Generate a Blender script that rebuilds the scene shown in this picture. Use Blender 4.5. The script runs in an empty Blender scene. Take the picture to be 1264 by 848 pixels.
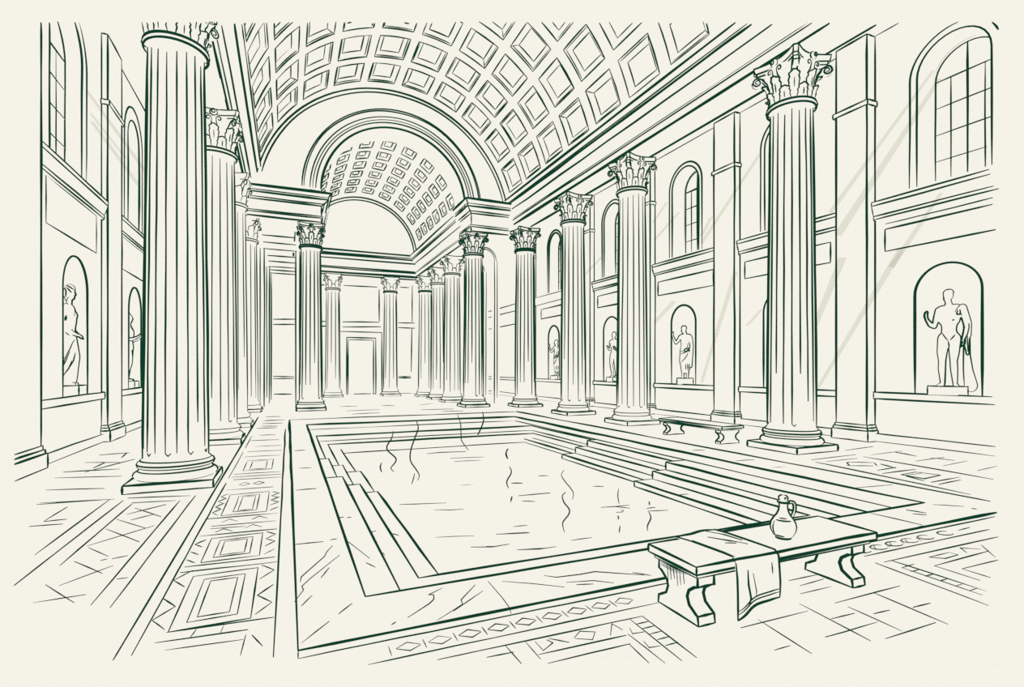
import bpy, bmesh, math, random
from mathutils import Vector, Matrix
from mathutils.bvhtree import BVHTree
from mathutils.geometry import tessellate_polygon

# ------------------------------------------------------------------ camera, world, exposure
sc = bpy.context.scene
col = sc.collection
H = 1.8                                   # eye height
FPX, CX, HY = 644.0, 632.0, 455.0         # focal length and horizon in pixels of a 1264 x 848 picture
YAW = math.atan((CX - 355.0) / FPX)
EYE = Vector((0, 0, H))
FW = Vector((math.sin(YAW), math.cos(YAW), 0))
RT = Vector((math.cos(YAW), -math.sin(YAW), 0))
cam = bpy.data.objects.new('camera', bpy.data.cameras.new('camera'))
col.objects.link(cam)
cam.location = EYE
cam.rotation_euler = (math.pi / 2, 0, -YAW)
cam.data.sensor_width = 36.0
cam.data.lens = FPX / 1264 * 36.0
cam.data.shift_y = (HY - 424.0) / 1264
cam.data.clip_start, cam.data.clip_end = 0.05, 300
sc.camera = cam

def lin(r, g, b):
    f = lambda c: c / 12.92 if c <= 0.04045 else ((c + 0.055) / 1.055) ** 2.4
    return (f(r / 255), f(g / 255), f(b / 255), 1)

world = bpy.data.worlds.new('daylight')
sc.world = world
world.use_nodes = True
bg = world.node_tree.nodes['Background']
bg.inputs[0].default_value = (1, 1, 1, 1)
bg.inputs[1].default_value = 1.0
sc.render.engine = 'CYCLES'
# soft even daylight everywhere, as in an ink drawing on paper: the renderer's ambient light, no cast shade
sc.cycles.use_fast_gi = True
sc.cycles.fast_gi_method = 'ADD'
world.light_settings.ao_factor = 1.0
world.light_settings.distance = 0.0005
sc.cycles.diffuse_bounces = 0
sc.cycles.use_denoising = False
sc.cycles.use_adaptive_sampling = False
sc.view_settings.view_transform = 'Standard'
sc.view_settings.look = 'None'
sc.view_settings.exposure = 0.0
sc.view_settings.gamma = 1.0
sc.view_settings.use_curve_mapping = False

# ------------------------------------------------------------------ materials
def paper(name, c, amt=0.034):
    m = bpy.data.materials.new(name)
    m.use_nodes = True
    nt = m.node_tree
    nt.nodes.clear()
    out = nt.nodes.new('ShaderNodeOutputMaterial')
    d = nt.nodes.new('ShaderNodeBsdfDiffuse')
    geo = nt.nodes.new('ShaderNodeNewGeometry')
    n1 = nt.nodes.new('ShaderNodeTexNoise')
    n1.inputs['Scale'].default_value = 22.0
    n1.inputs['Detail'].default_value = 8.0
    n1.inputs['Roughness'].default_value = 0.75
    ramp = nt.nodes.new('ShaderNodeMix')
    ramp.data_type = 'RGBA'
    a = tuple(min(1, x * (1 - amt * 1.6)) for x in c[:3]) + (1,)
    b = tuple(min(1, x * (1 + amt * 1.6)) for x in c[:3]) + (1,)
    ramp.inputs[6].default_value = a
    ramp.inputs[7].default_value = b
    nt.links.new(geo.outputs['Position'], n1.inputs['Vector'])
    nt.links.new(n1.outputs['Fac'], ramp.inputs[0])
    nt.links.new(ramp.outputs[2], d.inputs['Color'])
    nt.links.new(d.outputs[0], out.inputs[0])
    return m

CREAM = lin(245, 242, 232)
M_STONE = paper('cream_stone', CREAM)
M_WATER = paper('still_water', CREAM)
M_CLOTH = paper('cream_linen', CREAM)
M_GLASS = paper('frosted_glass', CREAM)
M_CLAY = paper('cream_clay', CREAM)
M_INK = paper('green_ink', lin(15, 60, 42), 0.10)
M_FADE = paper('pale_green_ink', lin(92, 120, 104), 0.10)

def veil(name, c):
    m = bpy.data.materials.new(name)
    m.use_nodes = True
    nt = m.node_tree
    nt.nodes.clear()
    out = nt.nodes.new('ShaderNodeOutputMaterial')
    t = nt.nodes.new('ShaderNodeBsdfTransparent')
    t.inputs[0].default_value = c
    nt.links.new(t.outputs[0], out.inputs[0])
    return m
M_SHAFT_TINT = veil('light_shaft_tint', (0.908, 0.913, 0.888, 1))  # see-through tint that paints the beams of light

# ------------------------------------------------------------------ geometry helpers
def depth(p):
    return max(0.6, (p - EYE).dot(FW))

def pix(p):
    d = p - EYE
    k = d.dot(FW)
    if k < 0.05:
        return (-9999, -9999)
    return (CX + FPX * d.dot(RT) / k, HY - FPX * d.z / k)

def V(*a):
    return Vector(a)

def ray(px, py):
    return FW + RT * ((px - CX) / FPX) + Vector((0, 0, (HY - py) / FPX))

def on_z(px, py, z=0.0):                   # point of a level surface
    d = ray(px, py)
    return EYE + d * ((z - H) / d.z)

def on_x(px, py, x):                       # point of a side wall
    d = ray(px, py)
    return EYE + d * (x / d.x)

def on_y(px, py, y):                       # point of an end wall
    d = ray(px, py)
    return EYE + d * (y / d.y)

rng = random.Random(7)
NIB = 1.42
EXT = [17, 27, 1234, 822]                  # how far the draughtsman's lines run

RAG = [0, 0]
def drawn(p):
    x, y = pix(p)
    return EXT[0] < x < EXT[2] - RAG[0] and EXT[1] + RAG[1] < y < EXT[3]

class MB:
    """collects the solid faces (slot 0) and the ink lines (slot 1) of one part"""
    def __init__(s):
        s.v, s.f, s.m = [], [], []

    def add(s, vs, fs, mi=0):
        o = len(s.v)
        s.v.extend(vs)
        for f in fs:
            s.f.append(tuple(i + o for i in f))
            s.m.append(mi)

    # ---- solids
    def box(s, a, b, w=0.0, skip=()):
        x0, y0, z0 = a
        x1, y1, z1 = b
        P = [V(x, y, z) for z in (z0, z1) for y in (y0, y1) for x in (x0, x1)]
        s.add(P, [(0, 2, 3, 1), (4, 5, 7, 6), (0, 1, 5, 4), (2, 6, 7, 3), (0, 4, 6, 2), (1, 3, 7, 5)])
        if w:
            E = {'bf': (0, 1), 'bb': (2, 3), 'bl': (0, 2), 'br': (1, 3), 'tf': (4, 5), 'tb': (6, 7), 'tl': (4, 6),
                 'tr': (5, 7), 'fl': (0, 4), 'fr': (1, 5), 'kl': (2, 6), 'kr': (3, 7)}
            for k, (i, j) in E.items():
                if k not in skip:
                    s.ink([P[i], P[j]], w)

    def prism(s, prof, axis, a0, a1, w=0.0, lines=None):
        """profile (u,z) swept along axis 'x' (u=y) or 'y' (u=x)"""
        n = len(prof)
        mk = (lambda a, u, z: V(a, u, z)) if axis == 'x' else (lambda a, u, z: V(u, a, z))
        A = [mk(a0, u, z) for u, z in prof]
        B = [mk(a1, u, z) for u, z in prof]
        fs = [(i, (i + 1) % n, n + (i + 1) % n, n + i) for i in range(n)]
        for off in (0, n):
            for t in tessellate_polygon([[V(u, z, 0) for u, z in prof]]):
                fs.append(tuple(off + i for i in t))
        s.add(A + B, fs)
        if w:
            for i in (range(n) if lines is None else lines):
                s.ink([A[i], B[i]], w)
        return A, B

    def lathe(s, c, prof, n=32, cap=True):
        vs = []
        for r, z in prof:
            for k in range(n):
                t = 2 * math.pi * k / n
                vs.append(V(c[0] + r * math.cos(t), c[1] + r * math.sin(t), c[2] + z))
        fs = []
        for i in range(len(prof) - 1):
            for k in range(n):
                q = (k + 1) % n
                fs.append((i * n + k, i * n + q, (i + 1) * n + q, (i + 1) * n + k))
        if cap:
            fs.append(tuple(range(n))[::-1])
            fs.append(tuple((len(prof) - 1) * n + k for k in range(n)))
        s.add(vs, fs)

    def ring(s, c, r, z, w, n=40, **k):
        s.ink([V(c[0] + r * math.cos(2 * math.pi * i / n), c[1] + r * math.sin(2 * math.pi * i / n), c[2] + z) for i in range(n + 1)], w, seg=1, tap=0, **k)

    def sides(s, c, prof, w):
        """the two outline lines of a turned shape, where it turns away from the middle of the hall"""
        d = math.hypot(c[0] - EYE.x, c[1] - EYE.y)
        ph = math.atan2(EYE.y - c[1], EYE.x - c[0])
        for sg in (-1, 1):
            pts = []
            for r, z in prof:
                t = ph + sg * math.acos(min(0.99, r / d))
                pts.append(V(c[0] + r * math.cos(t), c[1] + r * math.sin(t), c[2] + z))
            s.ink(pts, w, wob=0.3)

    def sheet(s, outline, holes, mk):
        """flat sheet with holes; mk maps (u, v) to a point"""
        loops = [[V(u, v, 0) for u, v in L] for L in [outline] + holes]
        flat = [q for L in loops for q in L]
        s.add([mk(q.x, q.y) for q in flat], [tuple(t) for t in tessellate_polygon(loops)])

    def strip(s, A, B, mi=0, closed=False):
        n = len(A)
        s.add(list(A) + list(B), [(i, (i + 1) % n, n + (i + 1) % n, n + i) for i in range(n if closed else n - 1)], mi)

    def capsule(s, a, b, ra, rb, n=10, flat=None):
        a, b = V(*a), V(*b)
        d = (b - a)
        L = d.length
        d = d / L if L > 1e-6 else V(0, 0, 1)
        u = d.orthogonal().normalized()
        w = d.cross(u)
        vs, rows = [], []
        for k in range(5):
            t = -math.pi / 2 + (math.pi / 2) * k / 4
            rows.append((a + d * (ra * math.sin(t)), ra * max(0.02, math.cos(t))))
        for k in range(5):
            t = (math.pi / 2) * k / 4
            rows.append((b + d * (rb * math.sin(t)), rb * max(0.02, math.cos(t))))
        for c, r in rows:
            for k in range(n):
                t = 2 * math.pi * k / n
                q = u * (r * math.cos(t)) + w * (r * math.sin(t))
                if flat:
                    q = V(q.x * flat[0], q.y * flat[1], q.z * flat[2])
                vs.append(c + q)
        fs = [tuple(range(n))[::-1], tuple((len(rows) - 1) * n + k for k in range(n))]
        for i in range(len(rows) - 1):
            for k in range(n):
                q = (k + 1) % n
                fs.append((i * n + k, i * n + q, (i + 1) * n + q, (i + 1) * n + k))
        s.add(vs, fs)

    # ---- ink
    def ink(s, pts, w=1.5, wob=0.45, seg=None, tap=1, clip=True, mi=1, gap=0.0):
        """one pen line along a polyline; w is the nib in picture pixels at the line's distance"""
        pts = [Vector(p) for p in pts]
        out = []
        RAG[0], RAG[1] = rng.uniform(0, 15), rng.uniform(-.5, 1.5)
        for a, b in zip(pts[:-1], pts[1:]):
            if seg:
                n = seg
            else:
                pa, pb = pix(a), pix(b)
                L = math.hypot(pa[0] - pb[0], pa[1] - pb[1]) if depth(a) > 0.61 and depth(b) > 0.61 else 400
                n = max(1, min(40, int(L / 22)))
                if len(pts) > 2:
                    n = max(1, min(40, int(L / 30)))
            for i in range(n):
                out.append(a.lerp(b, i / n))
        out.append(pts[-1])
        if len(out) == 2:
            out.insert(1, out[0].lerp(out[1], 0.5))
        runs, cur = [], []
        if clip and not all(drawn(p) for p in out):
            # finer steps so that the line ends cleanly where the drawing ends
            fine = []
            for a, b in zip(out[:-1], out[1:]):
                k = 1 if drawn(a) and drawn(b) else 14
                fine += [a.lerp(b, i / k) for i in range(k)]
            fine.append(out[-1])
            for p in fine:
                if drawn(p):
                    cur.append(p)
                else:
                    if len(cur) > 2:
                        runs.append(cur)
                    cur = []
            if len(cur) > 2:
                runs.append(cur)
        else:
            runs = [out]
        for r in runs:
            s._tube(r, w, wob, tap, mi)

    def _tube(s, P, w, wob, tap, mi):
        n = len(P)
        ph = [rng.uniform(0, 6.28) for _ in range(4)]
        fr = rng.uniform(0.010, 0.02)
        acc = [0.0]
        for a, b in zip(P[:-1], P[1:]):
            acc.append(acc[-1] + (b - a).length / depth(a) * FPX)
        T = acc[-1] + 1e-6
        Q, R = [], []
        jit = V(rng.uniform(-1, 1), rng.uniform(-1, 1), rng.uniform(-1, 1))
        for p, l in zip(P, acc):
            k = depth(p) / FPX
            o = (math.sin(l * fr * 2.2 + ph[0]) * 0.6 + math.sin(l * fr * 5 + ph[1]) * 0.4) * wob * k
            Q.append(p + jit * o)
            e = min(l, T - l)
            t = 1.0
            if tap:
                lim = min(14.0, T * 0.3) + 1e-6
                t = 0.55 + 0.45 * min(1, e / lim)
            R.append(w * NIB * 0.5 * k * t * (1 + 0.16 * math.sin(l * 0.03 + ph[2])))
            Q[-1] = Q[-1] + (EYE - p).normalized() * (R[-1] * 0.65)      # the line sits proud on the side that faces the hall
        N = 5
        vs, u = [], None
        for i in range(n):
            d = Q[min(i + 1, n - 1)] - Q[max(i - 1, 0)]
            if d.length < 1e-9:
                d = V(0, 0, 1)
            d.normalize()
            if u is None:
                u = d.orthogonal().normalized()
            u = (u - d * u.dot(d))
            if u.length < 1e-6:
                u = d.orthogonal()
            u.normalize()
            x = d.cross(u)
            for k in range(N):
                t = 2 * math.pi * k / N
                vs.append(Q[i] + u * (R[i] * math.cos(t)) + x * (R[i] * math.sin(t)))
        fs = [tuple(range(N))[::-1], tuple((n - 1) * N + k for k in range(N))]
        for i in range(n - 1):
            for k in range(N):
                q = (k + 1) % N
                fs.append((i * N + k, i * N + q, (i + 1) * N + q, (i + 1) * N + k))
        s.add(vs, fs, mi)

    def build(s, name, parent=None, mat=None, smooth=False):
        me = bpy.data.meshes.new(name)
        off = parent_world(parent) if parent else V(0, 0, 0)
        me.from_pydata([tuple(p - off) for p in s.v], [], s.f)
        me.materials.append(mat or M_STONE)
        me.materials.append(M_INK)
        me.materials.append(M_FADE)
        me.polygons.foreach_set('material_index', s.m)
        me.update()
        o = bpy.data.objects.new(name, me)
        col.objects.link(o)
        if parent:
            o.parent = parent
        return o

def parent_world(o):
    p = V(0, 0, 0)
    while o:
        p += o.location
        o = o.parent
    return p

def tag(o, label=None, cat=None, group=None, kind=None):
    for k, v in (('label', label), ('category', cat), ('group', group), ('kind', kind)):
        if v:
            o[k] = v
    return o

def thing(name, loc, label, cat, group=None):
    o = bpy.data.objects.new(name, None)
    o.empty_display_size = 0.2
    o.location = loc
    col.objects.link(o)
    return tag(o, label, cat, group, 'thing')

def struct(name, mb, mat=None, parent=None):
    o = mb.build(name, parent, mat)
    if parent is None:
        o['kind'] = 'structure'
    return o

def arc(c, r, a0, a1, n, mk):
    return [mk(c[0] + r * math.cos(math.radians(a0 + (a1 - a0) * i / n)), c[1] + r * math.sin(math.radians(a0 + (a1 - a0) * i / n))) for i in range(n + 1)]

# ================================================================== LARGE STRUCTURE
XL, XR = -4.2, 13.4           # side walls
YA, YB = -6.0, 37.6           # behind the visitor, and the far wall
ZC = 10.05                    # aisle ceilings
# ---- pool outline
PX0, PX1, PY0, PY1 = 0.06, 8.5, 3.5, 19.3
CT = 0.05                     # coping top
WZ = -0.54                    # water level

def floor_marks(m):
    L = lambda pts, w=1.15, z=0.0, **k: m.ink([V(p[0], p[1], z) for p in pts], w, **k)
    P = lambda pts, w=1.15, **k: m.ink([on_z(p[0], p[1], 0.0) for p in pts], w, **k)
    def poly(pts, w):
        for a, b in zip(pts, pts[1:] + pts[:1]):
            L([a, b], w)
    # left mosaic strip
    L([(-0.99, 3.85), (-1.0, 21.5)], 1.7)
    L([(-0.90, 3.95), (-0.89, 9.3)], 1.5); L([(-0.89, 9.7), (-0.88, 12.6)], 1.0); L([(-0.88, 13.2), (-0.88, 15.5)], 1.0)
    L([(-0.08, 3.58), (-0.06, 17)], 1.5)
    def square(x0, x1, y0, y1, ins, w=1.2):
        for k in ins:
            a, b, c, d = x0 + k, x1 - k, y0 + k * 1.15, y1 - k * 1.15
            poly([(a, c), (a, d), (b, d), (b, c)], w)
    square(-0.75, -0.245, 4.2, 5.24, (0,), 1.5); square(-0.75, -0.245, 4.2, 5.24, (0.095, 0.15), 1.4)
    square(-0.74, -0.25, 5.58, 6.33, (0,), 1.3); square(-0.74, -0.25, 5.58, 6.33, (0.09, 0.14), 1.2)
    square(-0.75, -0.245, 7.26, 8.42, (0,), 1.1); square(-0.75, -0.245, 7.26, 8.42, (0.12, 0.17), 1.0)
    square(-0.72, -0.26, 10.3, 11.4, (0, 0.1), 0.9)
    def zig(x0, x1, y0, y1, n, w):
        for i in range(n):
            a = y0 + (y1 - y0) * i / n
            b = y0 + (y1 - y0) * (i + 1) / n
            L([(x0, a), (x1, (a + b) / 2)], w)
            if rng.random() < 0.85:
                L([(x1, (a + b) / 2), (x0, b)], w)
    zig(-0.78, -0.89, 4.25, 5.4, 3, 1.3); zig(-0.22, -0.11, 4.25, 5.3, 3, 1.3)
    zig(-0.79, -0.87, 5.6, 6.3, 3, 1.1); zig(-0.21, -0.12, 5.6, 6.35, 3, 1.1)
    zig(-0.78, -0.86, 7.3, 8.5, 4, 1.0); zig(-0.21, -0.11, 7.3, 8.4, 4, 1.0)
    for a, b, y, w in [(-0.80, -0.25, 4.05, 1.3), (-0.76, -0.09, 4.18, 1.4), (-0.72, -0.27, 3.92, 1.0), (-0.87, -0.09, 5.36, 1.4), (-0.86, -0.11, 5.5, 1.4),
                       (-0.87, -0.11, 6.45, 1.3), (-0.8, -0.13, 6.8, 1.2), (-0.80, -0.45, 6.7, 1.0), (-0.88, -0.11, 7.15, 1.3), (-0.85, -0.2, 8.75, 1.0),
                       (-0.8, -0.1, 9.5, 1.1), (-0.85, -0.1, 9.75, 1.1), (-0.84, -0.12, 10.0, 1.1), (-0.8, -0.15, 11.9, 1.0), (-0.8, -0.12, 12.6, 1.1),
                       (-0.72, -0.15, 13.4, 1.0), (-0.85, -0.2, 14.5, 1.0), (-0.7, -0.3, 15.6, 0.9), (-0.85, -0.3, 17.4, 1.0), (-0.75, -0.15, 18.8, 1.0), (-0.7, -0.3, 20, 0.9)]:
        L([(a, y + 0.02), (b, y - 0.03)], w)
    L([(-0.6, 4.06), (-0.58, 4.17)], 1.0); L([(-0.42, 4.03), (-0.41, 4.17)], 1.0); L([(-0.26, 3.95), (-0.27, 3.68)], 1.4); L([(-0.22, 3.93), (-0.15, 3.75)], 1.4)
    for x, y in ((-0.64, 6.55), (-0.35, 6.6), (-0.3, 6.95), (-0.62, 6.95)):
        L([(x - 0.09, y), (x - 0.02, y + 0.11), (x + 0.08, y - 0.02)], 1.0)
    for x, y in ((-0.62, 9.1), (-0.42, 9.1)):
        L([(x - 0.07, y), (x, y + 0.14), (x + 0.08, y), (x, y - 0.1), (x - 0.07, y)], 0.9)
    # left paving between columns and wall
    for q in [((45, 623), (142, 616)), ((50, 621), (136, 616.5)), ((54, 644), (83, 641)), ((36, 650), (77, 647)), ((17, 723), (152, 618)), ((43, 685), (135, 617)),
              ((74, 698), (163, 622)), ((112, 747), (222, 618)), ((136, 750), (241, 612)), ((158, 615), (235, 612)), ((163, 621), (217, 618)),
              ((56, 605), (129, 603)), ((68, 590), (150, 588)), ((78, 583), (148, 579)), ((105, 571), (150, 571)), ((115, 578), (130, 571)), ((122, 562), (160, 559)),
              ((150, 565), (157, 559)), ((105, 583), (166, 567)), ((55, 643), (83, 626))]:
        P(q, 1.4)
    for q in [((166, 627), (199, 638)), ((157, 635), (205, 623)), ((144, 641), (179, 652)), ((162, 642), (190, 635)), ((131, 653), (172, 669)), ((108, 674), (190, 649)),
              ((109, 676), (134, 687)), ((92, 693), (126, 708)), ((73, 723), (140, 698)), ((138, 690), (158, 686)), ((56, 722), (92, 744)), ((41, 744), (106, 734)), ((124, 692), (133, 690)), ((144, 715), (158, 713))]:
        P(q, 1.15)
    # border in front of the pool
    L([(0.45, 3.26), (2.62, 3.24)], 1.3)
    x = 0.72
    L([(0.6, 3.3), (0.6, 3.42)], 1.1)
    for i in range(9):
        L([(x - 0.078, 3.37), (x, 3.315), (x + 0.078, 3.36)], 1.2); L([(x - 0.078, 3.375), (x, 3.425), (x + 0.075, 3.37)], 1.2)
        if i < 8:
            L([(x + 0.105, 3.42), (x + 0.105, 3.31)], 1.1)
        x += 0.209
    L([(5.08, 3.26), (7.35, 3.25)], 1.2)
    for i, x in enumerate((5.22, 5.47, 5.72, 5.98, 6.25, 6.6)):
        L([(x + 0.1 * math.cos(t), 3.37 + 0.06 * math.sin(t)) for t in [0.5 + k * 0.62 for k in range(9)]], 1.2)
        if i in (1, 2, 3):
            L([(x - 0.1, 3.33), (x + 0.02, 3.43)], 1.0); L([(x + 0.1, 3.32), (x + 0.17, 3.41)], 1.0)
    L([(6.85, 3.37), (7.1, 3.38)], 1.2)
    # mosaic panel, left of the bench
    L([(0.85, 3.145), (2.37, 3.11)], 1.3); L([(1.14, 3.05), (1.32, 3.04)], 1.2); L([(1.30, 3.13), (1.31, 2.9)], 1.3); L([(1.44, 3.12), (1.44, 2.9)], 1.3)
    L([(1.45, 2.95), (2.1, 2.93)], 1.3); L([(1.46, 2.84), (2.06, 2.83)], 1.2); L([(2.26, 3.11), (2.23, 2.54)], 1.4); L([(2.37, 3.11), (2.34, 2.53)], 1.4)
    L([(2.12, 2.94), (2.12, 2.56)], 1.4); L([(2.05, 2.83), (2.03, 2.6)], 1.2)
    for y in (3.03, 2.96, 2.88, 2.8, 2.72):
        L([(2.255, y), (2.36, y)], 1.1)
    L([(1.5, 3.1), (1.5, 2.98), (1.6, 3.04), (1.58, 3.09)], 1.3); L([(1.6, 3.1), (1.7, 3.0)], 1.2); L([(1.76, 3.04), (1.84, 3.1), (1.93, 3.05), (1.86, 2.97), (1.76, 3.03)], 1.2)
    L([(2.0, 2.97), (2.1, 3.1), (2.12, 3.0)], 1.3); L([(2.18, 3.0), (2.15, 2.93), (2.24, 2.92)], 1.2); L([(2.16, 2.82), (2.14, 2.74), (2.22, 2.73)], 1.2)
    # mosaic panel, right of the bench
    L([(5.0, 3.11), (4.89, 2.21)], 1.3); L([(5.1, 3.09), (7.1, 3.07)], 1.3); L([(5.2, 3.08), (5.19, 2.3)], 1.2); L([(5.1, 2.94), (5.3, 2.95)], 1.1)
    L([(5.1, 2.94), (5.07, 2.33)], 1.2); L([(5.42, 2.85), (6.35, 2.87)], 1.2); L([(5.42, 2.85), (5.4, 2.5)], 1.2); L([(5.57, 2.71), (6.15, 2.7)], 1.2); L([(5.57, 2.71), (5.55, 2.38)], 1.2)
    L([(6.5, 3.0), (6.2, 2.75)], 1.1); L([(6.75, 2.98), (6.5, 2.8)], 1.1)
    for y in (2.85, 2.74, 2.63, 2.52, 2.42):
        L([(5.075, y), (5.19, y)], 1.1)
    L([(5.62, 3.0), (5.72, 2.92), (5.95, 2.93), (5.95, 3.0)], 1.3); L([(5.62, 3.0), (5.95, 3.0)], 1.2); L([(6.1, 2.93), (6.2, 3.03), (6.35, 2.93)], 1.2)
    # paving beside the bench
    for a, b in [((2.89, 2.7), (3.55, 2.69)), ((3.1, 2.74), (3.04, 2.28)), ((3.86, 2.7), (4.66, 2.7)), ((4.32, 2.7), (4.27, 2.16)), ((3.6, 2.8), (3.54, 2.23)), ((3.31, 2.38), (3.85, 2.38)),
                 ((3.89, 2.62), (3.87, 2.23)), ((3.59, 2.54), (3.83, 2.53)), ((3.66, 2.21), (4.22, 2.21)), ((2.86, 2.4), (3.0, 2.4)), ((4.33, 2.42), (4.53, 2.41)), ((3.95, 2.47), (4.12, 2.46))]:
        L([a, b], 1.15)
    for q in [((974, 717), (1010, 709)), ((987, 723), (1017, 715)), ((988, 733), (1026, 724)), ((1010, 704), (1030, 699))]:
        P(q, 1.0)
    # panels right of the big right column
    z = lambda x, y: (990 + x / 3.854, 540 + y / 3.854)
    for q, w in [(((205, 62), (335, 44)), 1.0), (((45, 107), (255, 82)), 1.2), (((115, 115), (262, 100)), 1.0), (((65, 118), (800, 272)), 1.5), (((292, 92), (910, 200)), 1.3), (((330, 83), (475, 65)), 1.0),
                 (((445, 72), (545, 90)), 1.0), (((540, 113), (675, 95)), 1.2), (((610, 97), (725, 110)), 0.9), (((672, 135), (785, 112)), 1.0), (((833, 158), (928, 137)), 1.0),
                 (((228, 118), (340, 120)), 1.2), (((228, 135), (340, 136)), 1.2), (((212, 133), (228, 135), (214, 121), (224, 117)), 1.2), (((345, 120), (357, 135)), 1.2), (((375, 128), (445, 147)), 1.2),
                 (((360, 157), (448, 143)), 1.2), (((383, 172), (540, 152)), 1.3), (((470, 178), (540, 165), (658, 180), (580, 198), (470, 178)), 1.4), (((495, 185), (580, 207)), 1.3),
                 (((615, 214), (755, 188)), 1.3), (((650, 224), (755, 203)), 1.3), (((495, 180), (570, 170)), 0.9)]:
        P([z(*p) for p in q], w)
    # far end paving
    z = lambda x, y: (280 + x / 6.055, 440 + y / 6.055)
    for q in [((290, 452), (400, 450)), ((275, 483), (430, 475)), ((258, 523), (380, 522)), ((845, 375), (975, 372)), ((895, 408), (1140, 398)), ((940, 432), (1140, 422)), ((1160, 366), (1260, 370))]:
        P([z(*p) for p in q], 1.1)
    for q in [((518, 500), (535, 498)), ((520, 506), (560, 505)), ((545, 508), (572, 507.5))]:
        P(q, 1.0)

m = MB()
def flat(u, v):
    return V(u, v, 0)
m.sheet([(XL - 1, YA), (XR + 1.2, YA), (XR + 1.2, YB + 2), (XL - 1, YB + 2)],
        [[(PX0 + .1, PY0 + .1), (PX1 - .1, PY0 + .1), (PX1 - .1, PY1 - .1), (PX0 + .1, PY1 - .1)]], flat)
floor_marks(m)
struct('floor', m)

# ---- vaults
def coffered_vault(m, cx, cz, r, y0, y1, a_lo, a_hi, centres, half, rows, rlen, rec, ins, w, n_in=3):
    """barrel vault along y: plain bands and sunk panels"""
    pt = lambda a, y, rr=r: V(cx + rr * math.cos(math.radians(a)), y, cz + rr * math.sin(math.radians(a)))
    ys = sorted(set([y0, y1] + [q for c in rows for q in (c - rlen / 2, c + rlen / 2)]))
    angs = [a_lo]
    for c in centres:
        angs += [c - half, c + half]
    angs.append(a_hi)
    for i in range(len(angs) - 1):
        for j in range(len(ys) - 1):
            a0, a1, b0, b1 = angs[i], angs[i + 1], ys[j], ys[j + 1]
            if i % 2 == 1 and j % 2 == 1:
                q = [(a0, b0), (a0, b1), (a1, b1), (a1, b0)]
                da = math.degrees(ins / r)
                iq = [(a0 + da, b0 + ins), (a0 + da, b1 - ins), (a1 - da, b1 - ins), (a1 - da, b0 + ins)]
                loop = lambda qq, rr, k=4: [pt(qq[e][0] + (qq[(e + 1) % 4][0] - qq[e][0]) * t / k, qq[e][1] + (qq[(e + 1) % 4][1] - qq[e][1]) * t / k, rr) for e in range(4) for t in range(k)]
                O, I = loop(q, r), loop(iq, r + rec)
                m.strip(O, I, closed=True)
                ce = sum(I, V(0, 0, 0)) / len(I)
                m.add(I + [ce], [(k, (k + 1) % len(I), len(I)) for k in range(len(I))])
                for e in range(4):
                    m.ink(O[e * 4:e * 4 + 4] + [O[(e * 4 + 4) % 16]], w)
                    m.ink(I[e * 4:e * 4 + 4] + [I[(e * 4 + 4) % 16]], w * 0.9)
                if n_in > 2:
                    di = math.degrees(0.055 / r)
                    J = loop([(q[0][0] + di, q[0][1] + .055), (q[1][0] + di, q[1][1] - .055), (q[2][0] - di, q[2][1] - .055), (q[3][0] - di, q[3][1] + .055)], r + rec * 0.28)
                    for e in rng.sample(range(4), 2):
                        m.ink(J[e * 4:e * 4 + 4] + [J[(e * 4 + 4) % 16]], w * 0.75)
                    e = rng.randrange(4)
                    m.ink([O[e * 4], I[e * 4]], w * 0.7)
            else:
                k = max(1, int(abs(a1 - a0) / 3.9) )
                for t in range(k):
                    s0, s1 = a0 + (a1 - a0) * t / k, a0 + (a1 - a0) * (t + 1) / k
                    m.add([pt(s0, b0), pt(s0, b1), pt(s1, b1), pt(s1, b0)], [(0, 1, 2, 3)])

VX, VZ, VR, VY = 4.25, 8.45, 5.5, 23.0
m = MB()
coffered_vault(m, VX, VZ, VR, YA, VY, 13.5, 166.5, [22.3 + 14.85 * k for k in range(10)], 5.75, [21.72 - 1.86 * k for k in range(9)], 1.4, 0.13, 0.2, 1.35)
struct('ceiling', m)

BX, BZ, BR = 4.40, 9.28, 3.66
LY = 35.0
m = MB()
coffered_vault(m, BX, BZ, BR, 24.3, LY, 4, 176, [20 + 16.6 * k for k in range(9)], 5.0, [24.95 + 1.43 * k for k in range(7)], 0.95, 0.09, 0.15, 1.15, 2)
struct('ceiling_rear', m)

# aisle ceilings, walls behind the visitor
m = MB()
m.box((XL - 1, YA, ZC), (-1.05, YB, ZC + .25))
m.ink([V(XL, 17, ZC), V(XL, 22, ZC)], 1.6)
struct('ceiling_left', m)
m = MB()
m.box((9.9, YA, ZC), (XR + 1.2, YB, ZC + .25))
for a, b in ((5, 8.34), (9.12, 12.55), (13.42, 16.78), (17.62, 21.2)):
    m.ink([V(XR, a, ZC), V(XR, b, ZC)], 1.3)
struct('ceiling_right', m)
m = MB()
m.box((XL - 1, YA - .3, -0.2), (XR + 1.2, YA, 16))
struct('wall_near', m)
m = MB()
m.box((XL - 1, YA - .3, 16), (XR + 1.2, YB + 2, 16.3))  # slab added over the vaults to keep sky light from leaking in
struct('sky_seal_slab', m)

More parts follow.
